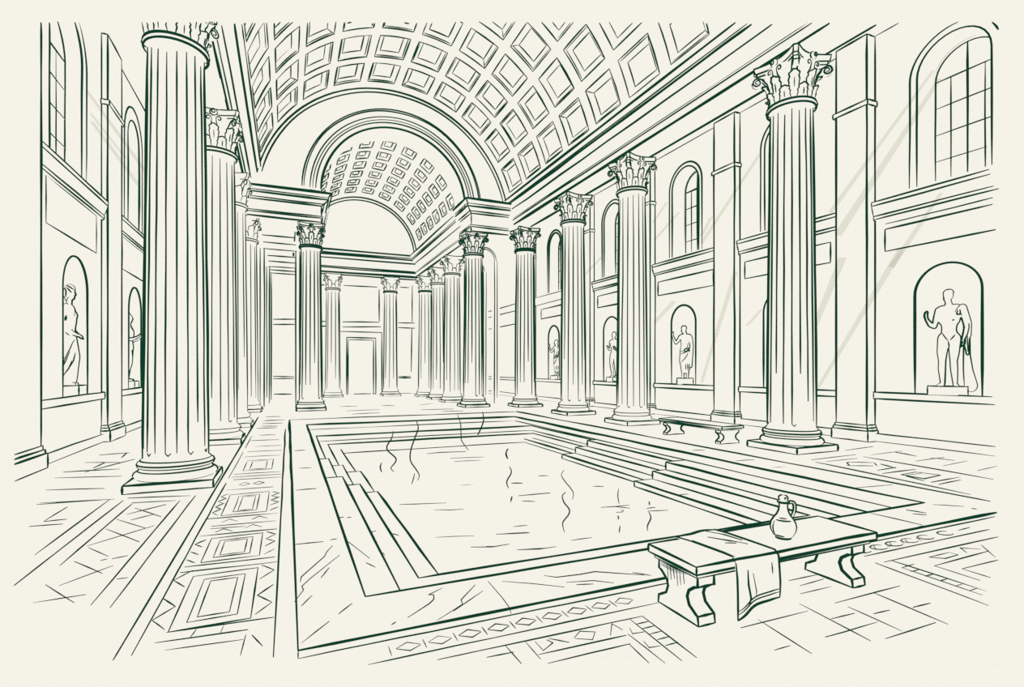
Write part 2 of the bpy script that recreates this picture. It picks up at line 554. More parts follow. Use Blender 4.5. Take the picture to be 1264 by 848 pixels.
# ---- spandrel wall with the archway between the two vaults
m = MB()
AX, AZ, AR = 4.38, 9.15, 3.12
mk = lambda u, v: V(u, VY, v)
outer = arc((VX, VZ), VR + .1, 7.5, 172.5, 40, lambda u, v: (u, v))
inner = arc((AX, AZ), AR, 0, 180, 36, lambda u, v: (u, v))
m.sheet(outer + [(AX - AR, outer[-1][1])] + inner[::-1] + [(AX + AR, outer[0][1])], [], mk)
A = [V(u, VY, v) for u, v in inner]
B = [V(u, 24.35, v) for u, v in inner]
m.strip(A, B)
m.ink(arc((VX, VZ), VR - .01, 12, 168, 40, mk), 2.0)
m.ink(arc((VX, VZ), VR - .17, 14, 167, 40, mk), 1.4)
# moulded rings of the arch
for r0, r1, p in ((AR, AR + .2, .10), (AR + .2, AR + .42, .14), (AR + .42, AR + .62, .18), (AR + .62, AR + .72, .22)):
    for a, b in (((r0, VY - p), (r1, VY - p)), ((r1, VY - p), (r1, VY)), ((r0, VY), (r0, VY - p))):
        m.strip([V(AX + a[0] * math.cos(t), a[1], AZ + a[0] * math.sin(t)) for t in [math.pi * k / 40 for k in range(41)]],
                [V(AX + b[0] * math.cos(t), b[1], AZ + b[0] * math.sin(t)) for t in [math.pi * k / 40 for k in range(41)]])
for r, p, w in ((AR, .10, 2.0), (AR + .2, .14, 1.2), (AR + .31, .14, .8), (AR + .42, .18, 1.1), (AR + .66, .22, 1.2), (AR + .73, .22, 1.3)):
    m.ink(arc((AX, AZ), r, 1, 179, 40, lambda u, v: V(u, VY - p - .004, v)), w)
struct('wall_spandrel', m)

# ---- lunette and the far wall
m = MB()
m.sheet(arc((BX, BZ), BR + .05, 0, 180, 40, lambda u, v: (u, v)), [], lambda u, v: V(u, LY, v))
m.ink(arc((BX, BZ), BR - .02, 2, 178, 40, lambda u, v: V(u, LY, v)), 1.5)
m.ink(arc((BX, BZ), BR - .2, 3, 177, 40, lambda u, v: V(u, LY, v)), 1.2)
struct('wall_lunette', m)

DX0, DX1, DZ = 3.75, 5.7, 3.95
m = MB()
m.sheet([(XL - 1, 0), (DX0, 0), (DX0, DZ), (DX1, DZ), (DX1, 0), (XR + 1.2, 0), (XR + 1.2, 16), (XL - 1, 16)], [], lambda u, v: V(u, YB, v))
W = lambda pts, w=1.2: m.ink([on_y(p[0], p[1], YB) for p in pts], w)
z = lambda x, y: (380 + x / 4.24, 300 + y / 4.24)
for q in [((187, 222), (362, 229)), ((65, 220), (88, 219)), ((480, 230), (530, 233)), ((373, 243), (374, 410)), ((546, 222), (546, 415)), ((68, 411), (95, 411)), ((68, 436), (95, 435)),
          ((180, 411), (374, 415)), ((180, 438), (382, 438)), ((472, 416), (560, 418)), ((472, 442), (560, 445)), ((544, 445), (541, 675)), ((474, 699), (540, 699)), ((474, 705), (540, 705)),
          ((480, 788), (570, 790)), ((337, 788), (378, 789))]:
    W([z(*p) for p in q])
for q in [((337, 394), (365, 394)), ((337, 400.5), (364, 400.5)), ((337, 464.5), (363, 465)), ((337, 467.5), (363, 467.5)), ((338, 486.5), (360, 486.5)), ((334, 490), (364, 490))]:
    W(q)
struct('wall_far', m)

# door in the far wall
d = tag(bpy.data.objects.new('door_1', None), kind='structure')
col.objects.link(d)
d.location = ((DX0 + DX1) / 2, YB, 0)
m = MB()
m.box((DX0, YB + .2, 0), (DX1, YB + .28, DZ))
for a, b in (((DX0 + .12, 0), (DX0 + .12, DZ - .14)), ((DX1 - .12, 0), (DX1 - .12, DZ - .14)), ((DX0 + .12, DZ - .14), (DX1 - .12, DZ - .14)), ((DX0 + .5, .02), (DX1 - .3, .02))):
    m.ink([V(a[0], YB + .2, a[1]), V(b[0], YB + .2, b[1])], 1.1)
m.build('door_leaf', d)
m = MB()
for x0, x1 in ((DX0 - .42, DX0), (DX1, DX1 + .42)):
    m.box((x0, YB - .08, 0), (x1, YB + .2, DZ))
m.box((DX0 - .42, YB - .08, DZ), (DX1 + .42, YB + .2, DZ + .4))
for q in [((DX0, 0), (DX0, DZ), (DX1, DZ), (DX1, 0)), ((DX0 - .42, DZ + .4), (DX1 + .42, DZ + .4)), ((DX1 + .42, DZ + .4), (DX1 + .42, 0))]:
    for a, b in zip(q[:-1], q[1:]):
        m.ink([V(a[0], YB - .08, a[1]), V(b[0], YB - .08, b[1])], 1.3)
m.build('door_frame', d)

# ---- side walls with niches and windows
NW, NS = 0.64, 3.5            # niche half width and springing
WW, WS, WB = 0.70, 8.5, 6.02  # window half width, springing, bottom
SILL = 1.22
def arch_hole(c, hw, z0, zs, n=16):
    return [(c + hw, z0)] + [(c + hw * math.cos(math.pi * k / n), zs + hw * math.sin(math.pi * k / n)) for k in range(n + 1)] + [(c - hw, z0)]

def side_wall(name, X, sg, bays, winbays, y0, y1, nd=0.5, wd=0.62, nhw=NW, rings=(.15,) * 9):
    """sg = +1: the solid of the wall lies towards +x"""
    m = MB()
    mk = lambda u, v: V(X, u, v)
    holes = [arch_hole(c, nhw, SILL, NS) for c in bays] + [arch_hole(c, hw, WB, WS) for c, hw in winbays]
    m.sheet([(y0, 0), (y1, 0), (y1, 16), (y0, 16)], holes, mk)
    for c in bays:
        N = 14
        rows = []
        prof = [(nhw, SILL)] + [(nhw * math.cos(math.pi / 2 * k / 8), NS + nhw * math.sin(math.pi / 2 * k / 8)) for k in range(9)]
        for r, zz in prof:
            rows.append([V(X + sg * nd / nhw * max(r, .001) * math.sin(math.pi * k / N), c + max(r, .001) * math.cos(math.pi * k / N), zz) for k in range(N + 1)])
        for a, b in zip(rows[:-1], rows[1:]):
            m.strip(a, b)
        m.add(rows[0] + [V(X, c, SILL)], [(k, k + 1, N + 1) for k in range(N)])
        h = arch_hole(c, nhw, SILL, NS, 22)
        m.ink([mk(u, v) for u, v in h], 2.2 if X > 0 and c < 9 else 1.7)
    for (c, WW), rg in zip(winbays, rings):
        h = arch_hole(c, WW, WB, WS)
        a = [V(X, u, v) for u, v in h]
        b = [V(X + sg * wd, u, v) for u, v in h]
        m.strip(a, b, closed=True)
        m.ink(a[:-1] + [a[-1]], 1.6)
        g = arch_hole(c, WW + rg, WB, WS, 22)
        if X < 0 and c < 14:
            g = g[:int(len(g) * .6)]
        m.ink([mk(u, v) for u, v in g], 1.5)
        m.ink(b, 1.4)
    return m

RB = [6.80, 11.0, 15.18, 19.82, 25.35]
RPil = [(8.34, 9.12), (12.55, 13.42), (16.78, 17.62), (21.25, 22.1), (27.6, 28.45)]
m = side_wall('wall_right', XR, 1, RB, [(c - .1, WW) for c in RB], YA, YB + 2)
# framed panels, over-door ledges and skirting belong to trims below
def panel(m, X, y0, y1, z0, z1, w):
    q = [V(X, y0, z0), V(X, y1, z0), V(X, y1, z1), V(X, y0, z1)]
    for a, b in zip(q, q[1:] + q[:1]):
        m.ink([a, b], w)
for i, (a, b) in enumerate([(5.6, 8.1), (9.5, 12.35), (13.7, 16.6), (17.85, 20.95), (22.4, 26.9)]):
    panel(m, XR, a, b, 4.66, 5.2, 1.5 if i else 1.7)
m.ink([V(XR, 5.6, 5.33), V(XR, 8.1, 5.33)], 1.2)
m.ink([V(XR, 28.9, 4.66), V(XR, 36, 4.66)], 1.0)
struct('wall_right', m)

LB = [14.07, 18.83]
LPil = [(10.7, 11.95), (15.74, 16.9), (20.75, 21.9)]
m = side_wall('wall_left', XL, -1, LB, [(13.56, .87), (18.67, .62)], YA, YB + 2, nd=.75, wd=.31, nhw=0.72, rings=(.28, .36))
panel(m, XL, 12.55, 15.38, 4.56, 5.46, 1.4)
panel(m, XL, 17.5, 20.3, 4.56, 5.46, 1.3)
struct('wall_left', m)

# ledges, sills and skirtings
def run(m, X, sg, spans, prof, w, ends=True):
    """moulding along y; prof = [(outwards from wall, z)]"""
    for a, b in spans:
        pr = [(X - sg * u, z) for u, z in prof]
        A, B = m.prism(pr, 'y', a, b)
        for i, (u, z) in enumerate(prof):
            if u > 0.001 and (a < 20 or i in (1, len(prof) - 2) or len(prof) < 5):
                m.ink([A[i], B[i]], w * (1 if a < 20 else .6))
        if ends:
            for E in (A, B):
                for p, q in zip(E[:-1], E[1:]):
                    m.ink([p, q], w * 0.9)

spR = [(3.5, 8.34)] + [(RPil[i][1], RPil[i + 1][0]) for i in range(4)] + [(28.45, 37.5)]
spL = [(6.5, 10.7), (11.95, 15.74), (16.9, 20.75), (21.9, 37.5)]
n_trim = [0]
def trim(m, label=None):
    n_trim[0] += 1
    return struct('trim_%d' % n_trim[0], m)
for X, sg, sp in ((XR, 1, spR), (XL, -1, spL)):
    m = MB(); run(m, X, sg, sp, [(0, 5.45), (.06, 5.48), (.06, 5.56), (.14, 5.8), (.14, 5.9), (0, 5.9)], 1.5); trim(m)
    m = MB(); run(m, X, sg, sp, [(0, 1.06), (.07, 1.06), (.07, SILL), (0, SILL)], 1.6); trim(m)
    m = MB(); run(m, X, sg, sp, [(0, 0), (.05, 0), (.05, .2), (0, .2)], 1.3, False)
    struct('baseboard_right' if X > 0 else 'baseboard_left', m)

# ---- windows in the side walls
def window(n, X, sg, c, wd, WW, far=False):
    d = bpy.data.objects.new('window_%d' % n, None)
    col.objects.link(d)
    d.location = (X + sg * wd, c, WB)
    d['kind'] = 'structure'
    gx = X + sg * (wd - .03)
    m = MB()
    h = arch_hole(c, WW + .05, WB - .05, WS)
    m.sheet(h, [], lambda u, v: V(X + sg * wd, u, v))
    m.build('pane', d, M_GLASS)
    m = MB()
    a, b = arch_hole(c, WW, WB, WS), arch_hole(c, WW - .07, WB + .07, WS)
    m.strip([V(gx, u, v) for u, v in a], [V(gx, u, v) for u, v in b], closed=True)
    m.strip([V(gx, u, v) for u, v in b], [V(gx + sg * .05, u, v) for u, v in b], closed=True)
    m.ink([V(gx, u, v) for u, v in b] + [V(gx, *b[0])], 1.3)
    m.build('frame', d)
    m = MB()
    wl = 0.9 if far else 1.15
    ys = [c] if far else [c - .32, c, c + .32]
    for y in ys:
        top = WS + (0.62 if y == c else 0.0)
        m.box((min(gx, gx + sg * .02), y - .018, WB + .07), (max(gx, gx + sg * .02), y + .018, top))
        m.ink([V(gx, y, WB + .1), V(gx, y, top)], wl * (1.5 if y == c else 1))
    for i, zz in enumerate((WB + .62, WB + 1.24, WB + 1.86, WS)):
        m.box((min(gx, gx + sg * .02), c - WW + .06, zz - .018), (max(gx, gx + sg * .02), c + WW - .06, zz + .018))
        m.ink([V(gx, c - WW + .08, zz), V(gx, c + WW - .08, zz)], wl * (1.5 if i == 3 else 1))
    m.build('glazing_bars', d)
for i, c in enumerate(RB):
    window(i + 1, XR, 1, c - .1, .62, .70, i > 2)
for i, (c, hw) in enumerate(((13.56, .87), (18.67, .62))):
    window(i + 6, XL, -1, c, .31, hw, i > 0)

# ---- entablatures over the two colonnades, and over the piers and the rear room
def beam(m, x0, x1, y0, y1, zb, zt, axis, w, face):
    """entablature along an axis: architrave, frieze and a cornice; face lists the sides that carry mouldings: -1 lower, +1 upper"""
    h = zt - zb
    prof_out = [(0, 0), (0, .17 * h), (.05, .19 * h), (.05, .24 * h), (0, .26 * h), (0, .62 * h), (.10, .66 * h), (.10, .72 * h), (.34, .80 * h), (.34, .88 * h), (.46, .97 * h), (.46, h)]
    lo, hi = (x0, x1) if axis == 'y' else (y0, y1)
    pr = [(lo - (u if -1 in face else 0), zb + z) for u, z in prof_out]
    qr = [(hi + (u if 1 in face else 0), zb + z) for u, z in prof_out]
    full = pr + qr[::-1]
    a0, a1 = (y0, y1) if axis == 'y' else (x0, x1)
    A, B = m.prism(full, axis, a0, a1)
    n = len(prof_out)
    keep = {0: 1.5, 2: .8, 4: 1.2, 6: 1.0, 8: 1.3, 9: .8, 11: 1.35}
    for i, k in keep.items():
        if -1 in face or i == 0:
            m.ink([A[i], B[i]], w * k)
        if 1 in face or i == 0:
            m.ink([A[2 * n - 1 - i], B[2 * n - 1 - i]], w * k)
    return A, B, n
def mitred(m, x0, x1, y0, y1, zb, zt, w, sides):
    """entablature block whose mouldings run round the sides named in sides (w, e, s)"""
    h = zt - zb
    prof = [(0, 0), (0, .12 * h), (.05, .14 * h), (.05, .2 * h), (0, .22 * h), (0, .60 * h), (.10, .65 * h), (.10, .70 * h), (.26, .78 * h), (.26, .86 * h), (.38, .97 * h), (.38, h)]
    rows = []
    for u, z in prof:
        a, b = x0 - (u if 'w' in sides else 0), x1 + (u if 'e' in sides else 0)
        c = y0 - u
        rows.append([V(a, y1, zb + z), V(a, c, zb + z), V(b, c, zb + z), V(b, y1, zb + z)])
    for r, q in zip(rows[:-1], rows[1:]):
        m.strip(r, q)
    m.add(rows[-1], [(0, 1, 2, 3)])
    m.add(rows[0], [(3, 2, 1, 0)])
    for i, k in {0: 1.3, 2: 1.1, 3: .8, 5: 1.2, 6: .9, 8: 1.4, 9: .8, 10: 1.0, 11: 1.4}.items():
        r = rows[i]
        m.ink([r[1], r[2]], w * k)
        if 'w' in sides: m.ink([r[0], r[1]], w * k)
        if 'e' in sides: m.ink([r[2], r[3]], w * k)
    for c, sd in ((1, 'w'), (2, 'e')):
        if sd in sides:
            for i, j in ((0, 1), (4, 5), (8, 9)):
                m.ink([rows[i][c], rows[j][c]], w)
            m.ink([rows[5][c], rows[6][c], rows[8][c]], w); m.ink([rows[9][c], rows[11][c]], w)

EZ = 8.7
m = MB(); beam(m, 9.95, 10.85, YA, 22.9, EZ, 9.78, 'y', 1.7, (-1,)); trim(m)
m = MB(); beam(m, -2.05, -1.45, YA, 23.4, EZ, 9.85, 'y', 1.6, (1,)); trim(m)
m = MB(); mitred(m, -1.5, 1.32, 23.5, 25.2, 8.0, 9.15, 1.5, 'e'); trim(m)
m = MB(); mitred(m, 7.75, 9.6, 22.75, 24.4, 8.12, 9.5, 1.5, 'w'); trim(m)
m = MB(); beam(m, 7.85, 8.7, 24.4, 34.4, 7.9, 9.2, 'y', 1.2, (-1,)); trim(m)
m = MB(); beam(m, .3, 1.3, 25.2, 34.4, 7.9, 9.2, 'y', 1.1, (1,)); trim(m)
m = MB(); beam(m, .3, 8.7, 34.55, 35.3, 7.88, 9.2, 'x', 1.25, (-1,)); trim(m)
# upper walls that close the gaps over the piers and the rear aisles
m = MB()
m.box((-3.2, 23.3, 9.1), (-1.0, 23.6, 10.2)); m.box((9.3, 23.2, 9.4), (10.6, 23.5, 10.2))
struct('wall_over_piers', m)

# ================================================================== THINGS
# ------------------------------------------------------------------ columns
def column(x, y, s, label, group, far=0, impost=None, top=8.7):
    """fluted column with a leafy capital; s scales the whole order"""
    k = lambda v: v * s
    r = thing('fluted_column', (x, y, 0), label, 'column', group)
    c = (x, y, 0)
    W1 = (2.4, 1.7, 1.25, 1.05)[far]                  # outline
    W2 = (1.45, 1.1, 0.85, 0.72)[far]                  # flutes and mouldings
    sc_ = lambda pr: [(k(a), k(b)) for a, b in pr]
    m = MB()
    h = k(.64)
    m.box((x - h, y - h, 0), (x + h, y + h, k(.14)), W1)
    m.build('plinth', r)
    m = MB()
    base = sc_([(.56, .14), (.605, .16), (.63, .205), (.61, .25), (.565, .28), (.55, .29), (.535, .315), (.54, .335), (.56, .345), (.578, .39), (.56, .435), (.53, .45), (.52, .47), (.5, .49)])
    m.lathe(c, base, 36 if far < 2 else 24)
    m.sides(c, base, W1)
    for i, e in (((0, 1.3), (4, 1.0), (7, .8), (9, 1.0), (11, .9)) if far < 1 else ((0, 1.0), (5, .9), (9, .8)) if far < 2 else ((0, 1.0), (6, .9))):
        m.ring(c, base[i][0] + .002, base[i][1], W2 * e)
    m.build('base', r)
    m = MB()
    nf, R0, R1, z0, z1 = (18, 15, 12, 10)[far], .485, .415, .47, 7.6
    pr = lambda z: (R0 + (R1 - R0) * ((z - z0) / (z1 - z0)) ** 1.25)
    zs = [z0 + (z1 - z0) * t / 6 for t in range(7)]
    vs, per = [], 4
    for z in zs:
        for i in range(nf * per):
            t = 2 * math.pi * i / (nf * per)
            d = (0, .028, .038, .028)[i % per] if z0 < z < z1 else 0.0
            vs.append(V(x + k(pr(z) - d) * math.cos(t), y + k(pr(z) - d) * math.sin(t), k(z)))
    N = nf * per
    m.add(vs, [(i * N + j, i * N + (j + 1) % N, (i + 1) * N + (j + 1) % N, (i + 1) * N + j) for i in range(6) for j in range(N)])
    for i in range(nf):
        t = 2 * math.pi * i / nf
        lo = rng.choice((.6, .6, .6, .6, .6, .62, .62, .66, 1.1, 1.7)) if far < 1 else rng.choice((.6, .6, .62, .66, 1.2, 2.2)) if far < 2 else rng.choice((.62, .7, 1.3, 2.4))
        za, zb = lo, rng.choice((7.45, 7.5, 7.4))
        m.ink([V(x + k(pr(z)) * math.cos(t), y + k(pr(z)) * math.sin(t), k(z)) for z in [za + (zb - za) * q / 5 for q in range(6)]], W2, wob=.35)
        if far < 2 and lo < 1 and i % 2:
            t2 = t + math.pi / nf
            m.ink([V(x + k(pr(z)) * math.cos(a), y + k(pr(z)) * math.sin(a), k(z)) for a, z in ((t, .6), ((t + t2) / 2, .555), (t2, .60))], W2, wob=.1)
    m.sides(c, sc_([(pr(z) + .004, z) for z in [z0 + (z1 - z0) * q / 8 for q in range(9)]]), W1 * (1.02 if far == 0 else 1.0))
    m.build('shaft', r)
    # capital: bell, two rows of leaves, volutes, abacus, flowers
    cap = MB()
    bell = sc_([(.44, 7.58), (.485, 7.60), (.50, 7.65), (.485, 7.70), (.45, 7.715), (.43, 7.74), (.43, 8.0), (.45, 8.2), (.50, 8.4), (.56, 8.5)])
    cap.lathe(c, bell, 36 if far < 2 else 20)
    cap.sides(c, bell[:6], W1)
    cap.ring(c, k(.488), k(7.605), W1 * .9); cap.ring(c, k(.489), k(7.70), W1 * .9)
    o = cap.build('capital', r)
    def leaf(mm, t, z0, z1, wd, out, w, lobes):
        """one leaf standing against the bell, tip curling outwards"""
        G = 5
        rad = lambda v: k(.435 + .03 * v + out * v ** 3)
        zz = lambda v: k(z0 + (z1 - z0) * (v if v < .85 else .85 + (v - .85) * .2))
        half = lambda v: wd * (1 - .25 * v) * (1 if v < .8 else 1 - (v - .8) * 2.6)
        rows = []
        for i in range(G + 1):
            v = i / G
            row = []
            for j in (-1, -.5, 0, .5, 1):
                a = t + half(v) * j / .45
                rr = rad(v) + k(.035 * (1 - abs(j)))
                row.append(V(x + rr * math.cos(a), y + rr * math.sin(a), zz(v)))
            rows.append(row)
        for a, b in zip(rows[:-1], rows[1:]):
            mm.strip(a, b)
        mm.strip(rows[-1], [V(x + k(.44) * math.cos(t + half(1) * j / .45), y + k(.44) * math.sin(t + half(1) * j / .45), zz(1) - .01) for j in (-1, -.5, 0, .5, 1)])
        def pt(j, v):
            i = min(G - 1, int(v * G)); f = v * G - i
            jj = (j + 1) * 2; q = min(3, int(jj)); g = jj - q
            p = rows[i][q].lerp(rows[i][q + 1], g).lerp(rows[i + 1][q].lerp(rows[i + 1][q + 1], g), f)
            d = V(p.x - x, p.y - y, 0).normalized()
            return p + d * k(.008)
        if lobes:
            side = [(.95, .05), (.85, .35), (1, .5), (.8, .62), (.95, .78), (.6, .88), (.45, 1)]
            mm.ink([pt(-a, b) for a, b in side] + [pt(0, .93)] + [pt(a, b) for a, b in side[::-1]], w, wob=.2)
            mm.ink([pt(0, .1), pt(0, .55)], w * .75, wob=.2)
        else:
            mm.ink([pt(-.9, .15), pt(-.8, .75), pt(0, 1), pt(.8, .75), pt(.9, .15)], w, wob=.2)
    nl = (8, 8, 6, 6)[far]
    lw = (1.45, 1.2, .85, .7)[far]
    m = MB()
    for i in range(nl):
        leaf(m, 2 * math.pi * (i + .5) / nl, 7.73, 8.03, .125 if nl == 8 else .16, .05, lw, far < 2)
    m.build('lower_leaves', o)
    m = MB()
    for i in range(nl):
        leaf(m, 2 * math.pi * i / nl, 7.9, 8.32, .125 if nl == 8 else .16, .11, lw, far < 2)
    if far < 2:
        for q in range(4):
            t = q * math.pi / 2
            n = V(math.cos(t), math.sin(t), 0); u = V(-math.sin(t), math.cos(t), 0)
            for sg in (-1, 1):
                c0 = V(x, y, k(8.42)) + n * k(.535) + u * k(.12 * sg)
                m.ink([c0 + u * k(-sg * (.07 - .055 * a / 7) * math.cos(a)) + V(0, 0, k((.07 - .055 * a / 7) * math.sin(a))) for a in [g * .55 for g in range(13)]], lw * .85, wob=.1)
                m.ink([c0 + u * k(-sg * .07), c0 + u * k(-sg * .06) + V(0, 0, k(-.12)) - n * k(.03), c0 + u * k(-sg * .02) + V(0, 0, k(-.2)) - n * k(.07)], lw * .85, wob=.1)
    m.build('upper_leaves', o)
    for q in range(4):
        m = MB()
        t = math.pi / 4 + q * math.pi / 2
        ux, uy = math.cos(t), math.sin(t)
        P = lambda a, z, b=0: V(x + k(a) * ux - k(b) * uy, y + k(a) * uy + k(b) * ux, k(z))
        # stalk and scroll
        stalk = [(.44, 8.12), (.50, 8.3), (.60, 8.43), (.70, 8.47)]
        wd = .055
        m.strip([P(a, z, -wd) for a, z in stalk], [P(a, z, wd) for a, z in stalk])
        sp = [(.70 + .10 * math.cos(u), 8.375 + .10 * math.sin(u)) for u in [k_ * math.pi / 8 for k_ in range(16)]]
        A = [P(a, z, -wd) for a, z in sp]; B = [P(a, z, wd) for a, z in sp]
        m.strip(A, B, closed=True)
        m.add(A, [tuple(range(16))]); m.add(B, [tuple(range(16))[::-1]])
        for sg in (-1, 1):
            spi = [(.70 + (.10 - .085 * u / 11) * math.cos(math.pi / 2 - u), 8.375 + (.10 - .085 * u / 11) * math.sin(math.pi / 2 - u)) for u in [h_ * .55 for h_ in range(20 if far < 2 else 12)]]
            m.ink([P(a, z, sg * wd) for a, z in stalk + spi], lw * 1.05, wob=.15)
        if far < 2:
            m.ink([P(.80, 8.37, -wd), P(.80, 8.37, wd)], lw)
        m.build('volute', o)
    m = MB()
    za, zb, R = k(8.5), k(8.7), .80
    def outline(f):
        out = []
        for q in range(4):
            t0, t1 = math.pi / 4 + q * math.pi / 2, math.pi / 4 + (q + 1) * math.pi / 2
            a, b = V(math.cos(t0), math.sin(t0), 0) * R * f, V(math.cos(t1), math.sin(t1), 0) * R * f
            n = (a + b).normalized()
            d = (b - a).normalized()
            a2, b2 = a + d * .07, b - d * .07
            for i in range(9):
                u = i / 8
                out.append(a2.lerp(b2, u) - n * (.15 * math.sin(math.pi * u)))
        return out
    lv = [(.93, za), (.96, za + k(.07)), (1.0, za + k(.08)), (1.03, zb)]
    rows = [[V(x + k(p.x), y + k(p.y), z) for p in outline(f)] for f, z in lv]
    for a, b in zip(rows[:-1], rows[1:]):
        m.strip(a, b, closed=True)
    m.add(rows[0], [tuple(range(36))[::-1]]); m.add(rows[-1], [tuple(range(36))])
    for i, f in ((0, .85), (1, .9), (3, .9)):
        if far < 2 or i != 1:
            m.ink(rows[i] + [rows[i][0]], W2 * f * 1.1, seg=1, tap=0, wob=.2)
    for q in range(4):
        for i in (q * 9, (q * 9 + 8) % 36):
            m.ink([r_[i] for r_ in rows], W2, wob=0)
    m.build('abacus', o)
    if far < 2:
        for q in range(4):
            m = MB()
            t = q * math.pi / 2
            p = V(x + k(.50) * math.cos(t), y + k(.50) * math.sin(t), k(8.58))
            m.lathe((p.x, p.y, p.z), [(k(.02), k(-.09)), (k(.07), k(-.06)), (k(.09), 0), (k(.07), k(.06)), (k(.02), k(.09))], 12)
            n = V(math.cos(t), math.sin(t), 0); u = V(-math.sin(t), math.cos(t), 0)
            for rr in (.085, .04):
                m.ink([p + n * k(.093 if rr > .05 else .1) * (.35 if rr > .05 else 1) + u * k(rr * math.cos(a)) + V(0, 0, k(rr * math.sin(a))) for a in [g * math.pi / 5 for g in range(11)]], lw, wob=.1)
            m.build('flower', o)
    if impost:
        m = MB()
        m.box((x - .44, y - k(.5), k(8.7)), (x + .14, y + k(.5), impost))
        m.build('impost_block', r)
    return r

GL, GR, GB = 'columns of the left colonnade', 'columns of the right colonnade', 'columns of the rear room'
column(-1.6, 9.6, .885, 'largest fluted column, nearest on the left side of the bath', GL, 0, EZ)
column(-1.6, 14.56, .915, 'fluted column standing second in the left row, partly behind the large near column', GL, 1, EZ)
column(-1.6, 18.38, .895, 'fluted column standing third in the left row, a narrow strip showing', GL, 2, EZ)
column(-1.6, 24.4, .93, 'farthest fluted column of the left row, beside the stepped end pier', GL, 2)
column(10.4, 8.29, .995, 'tall fluted column nearest on the right side, between two wall pilasters', GR, 0, None)
column(10.4, 14.2, .99, 'fluted column second on the right side, just left of the far stone bench', GR, 1, None)
column(10.4, 18.04, .985, 'fluted column third along the right side of the pool', GR, 1, None)
column(10.4, 22.6, .965, 'fourth and farthest fluted column of the right row, beside the arch pier', GR, 1, None)
column(.93, 24.25, .92, 'fluted column carrying the left pier of the great arch', 'columns of the arch piers', 1)
column(8.1, 23.45, .935, 'fluted column carrying the right pier of the great arch', 'columns of the arch piers', 1)
column(8.2, 27.3, .9, 'first small column behind the right arch pier, in the rear room', GB, 2)
column(8.2, 30.12, .885, 'second small column behind the right arch pier, in the rear room', GB, 2)
column(8.2, 33.28, .885, 'last small column of the right row in the rear room, next to the far wall', GB, 3)
column(2.65, 35.0, .893, 'small column left of the doorway in front of the far wall', GB, 3)
column(6.27, 35.0, .897, 'small column right of the doorway in front of the far wall', GB, 3)

# ------------------------------------------------------------------ pilasters
def pilaster(X, sg, y0, y1, pj, label, w, top=ZC - .02):
    r = thing('pilaster', (X, (y0 + y1) / 2, 0), label, 'pilaster', 'pilasters on the side walls')
    f = X - sg * pj
    bx = lambda a, b: (min(a, b), max(a, b))
    def blk(name, e, z0, z1, ww, skip=()):
        m = MB()
        xa, xb = bx(f - sg * e, X)
        m.box((xa, y0 - e, z0), (xb, y1 + e, z1), ww, skip)
        return m.build(name, r)
    m = MB()
    xa, xb = bx(f, X)
    m.box((xa, y0, .40), (xb, y1, top), w, ('bf', 'bb', 'bl', 'br', 'kl', 'kr'))
    for yy in ((y1,) if True else ()):
        m.ink([V(f, yy, .40), V(f, yy, top)], w)
    m.ink([V(X, y0, .40), V(X, y0, top)], w * .9)
    m.build('shaft', r)
    blk('plinth', .07, 0, .27, w)
    blk('base_moulding', .045, .27, .34, w * .9)
    blk('upper_base_moulding', .02, .34, .41, w * .8, ('bf', 'bl', 'bb', 'br'))
    blk('band', .05, 8.28, 8.40, w * .9)
    return r
PL_R = ['pilaster on the right wall nearest the view, right of the big column', 'pilaster on the right wall behind the end of the far bench',
        'narrow pilaster on the right wall just right of the second right column', 'pilaster on the right wall just right of the third right column', 'pilaster on the right wall just right of the fourth right column']
for i, (a, b) in enumerate(RPil):
    pilaster(XR, 1, a, b, (.31, .24, .24, .24, .24)[i], PL_R[i], (1.8, 1.6, 1.3, 1.15, 1.0)[i])
for (a, b), l, w in zip(LPil, ['pilaster at the extreme left edge of the view', 'pilaster on the left wall between the two statue niches'], (2.2, 1.6)):
    pilaster(XL, -1, a, b, .13, l, w)

# ------------------------------------------------------------------ portals in the rear aisles
def portal(y, x0, x1, zl, zt, label, w, arched=False, jamb=.35):
    r = thing('portal_frame', ((x0 + x1) / 2, y, 0), label, 'portal', 'portals in the rear aisles')
    for a, b, e in ((x0 - jamb, x0, x0), (x1, x1 + jamb, x1)):
        m = MB()
        m.box((a, y, 0), (b, y + .4, zl))
        m.ink([V(e, y, 0), V(e, y, zl)], w)
        o = a if e == b else b
        m.ink([V((o + e) / 2, y, 0.3), V((o + e) / 2, y, zl)], w * .8)
        m.build('jamb', r)
    m = MB()
    if arched:
        R = (x1 - x0) / 2
        h = arc(((x0 + x1) / 2, zl), R, 0, 180, 18, lambda u, v: (u, v))
        m.sheet([(x1 + jamb, zl), (x1 + jamb, zt), (x0 - jamb, zt), (x0 - jamb, zl)] + h[::-1], [], lambda u, v: V(u, y, v))
        m.strip([V(u, y, v) for u, v in h], [V(u, y + .4, v) for u, v in h])
        m.ink([V(u, y, v) for u, v in h], w)
        m.ink([V((x0 + x1) / 2 + (u - (x0 + x1) / 2) * 1.16, y, zl + (v - zl) * 1.16) for u, v in h], w * .8)
    else:
        m.box((x0 - jamb, y, zl), (x1 + jamb, y + .4, zt))
        m.ink([V(x0 - .05, y, zl), V(x1 + .05, y, zl)], w); m.ink([V(x0 - .05, y, zl + (zt - zl) * .45), V(x1, y, zl + (zt - zl) * .45)], w)
        m.ink([V(x0 - .1, y, zt - .05), V(x1 + .05, y, zt - .05)], w)
    m.build('lintel', r)
portal(27.0, -1.0, .36, 7.42, 8.1, 'nearest of the nested door frames left of the arch pier', 1.3)
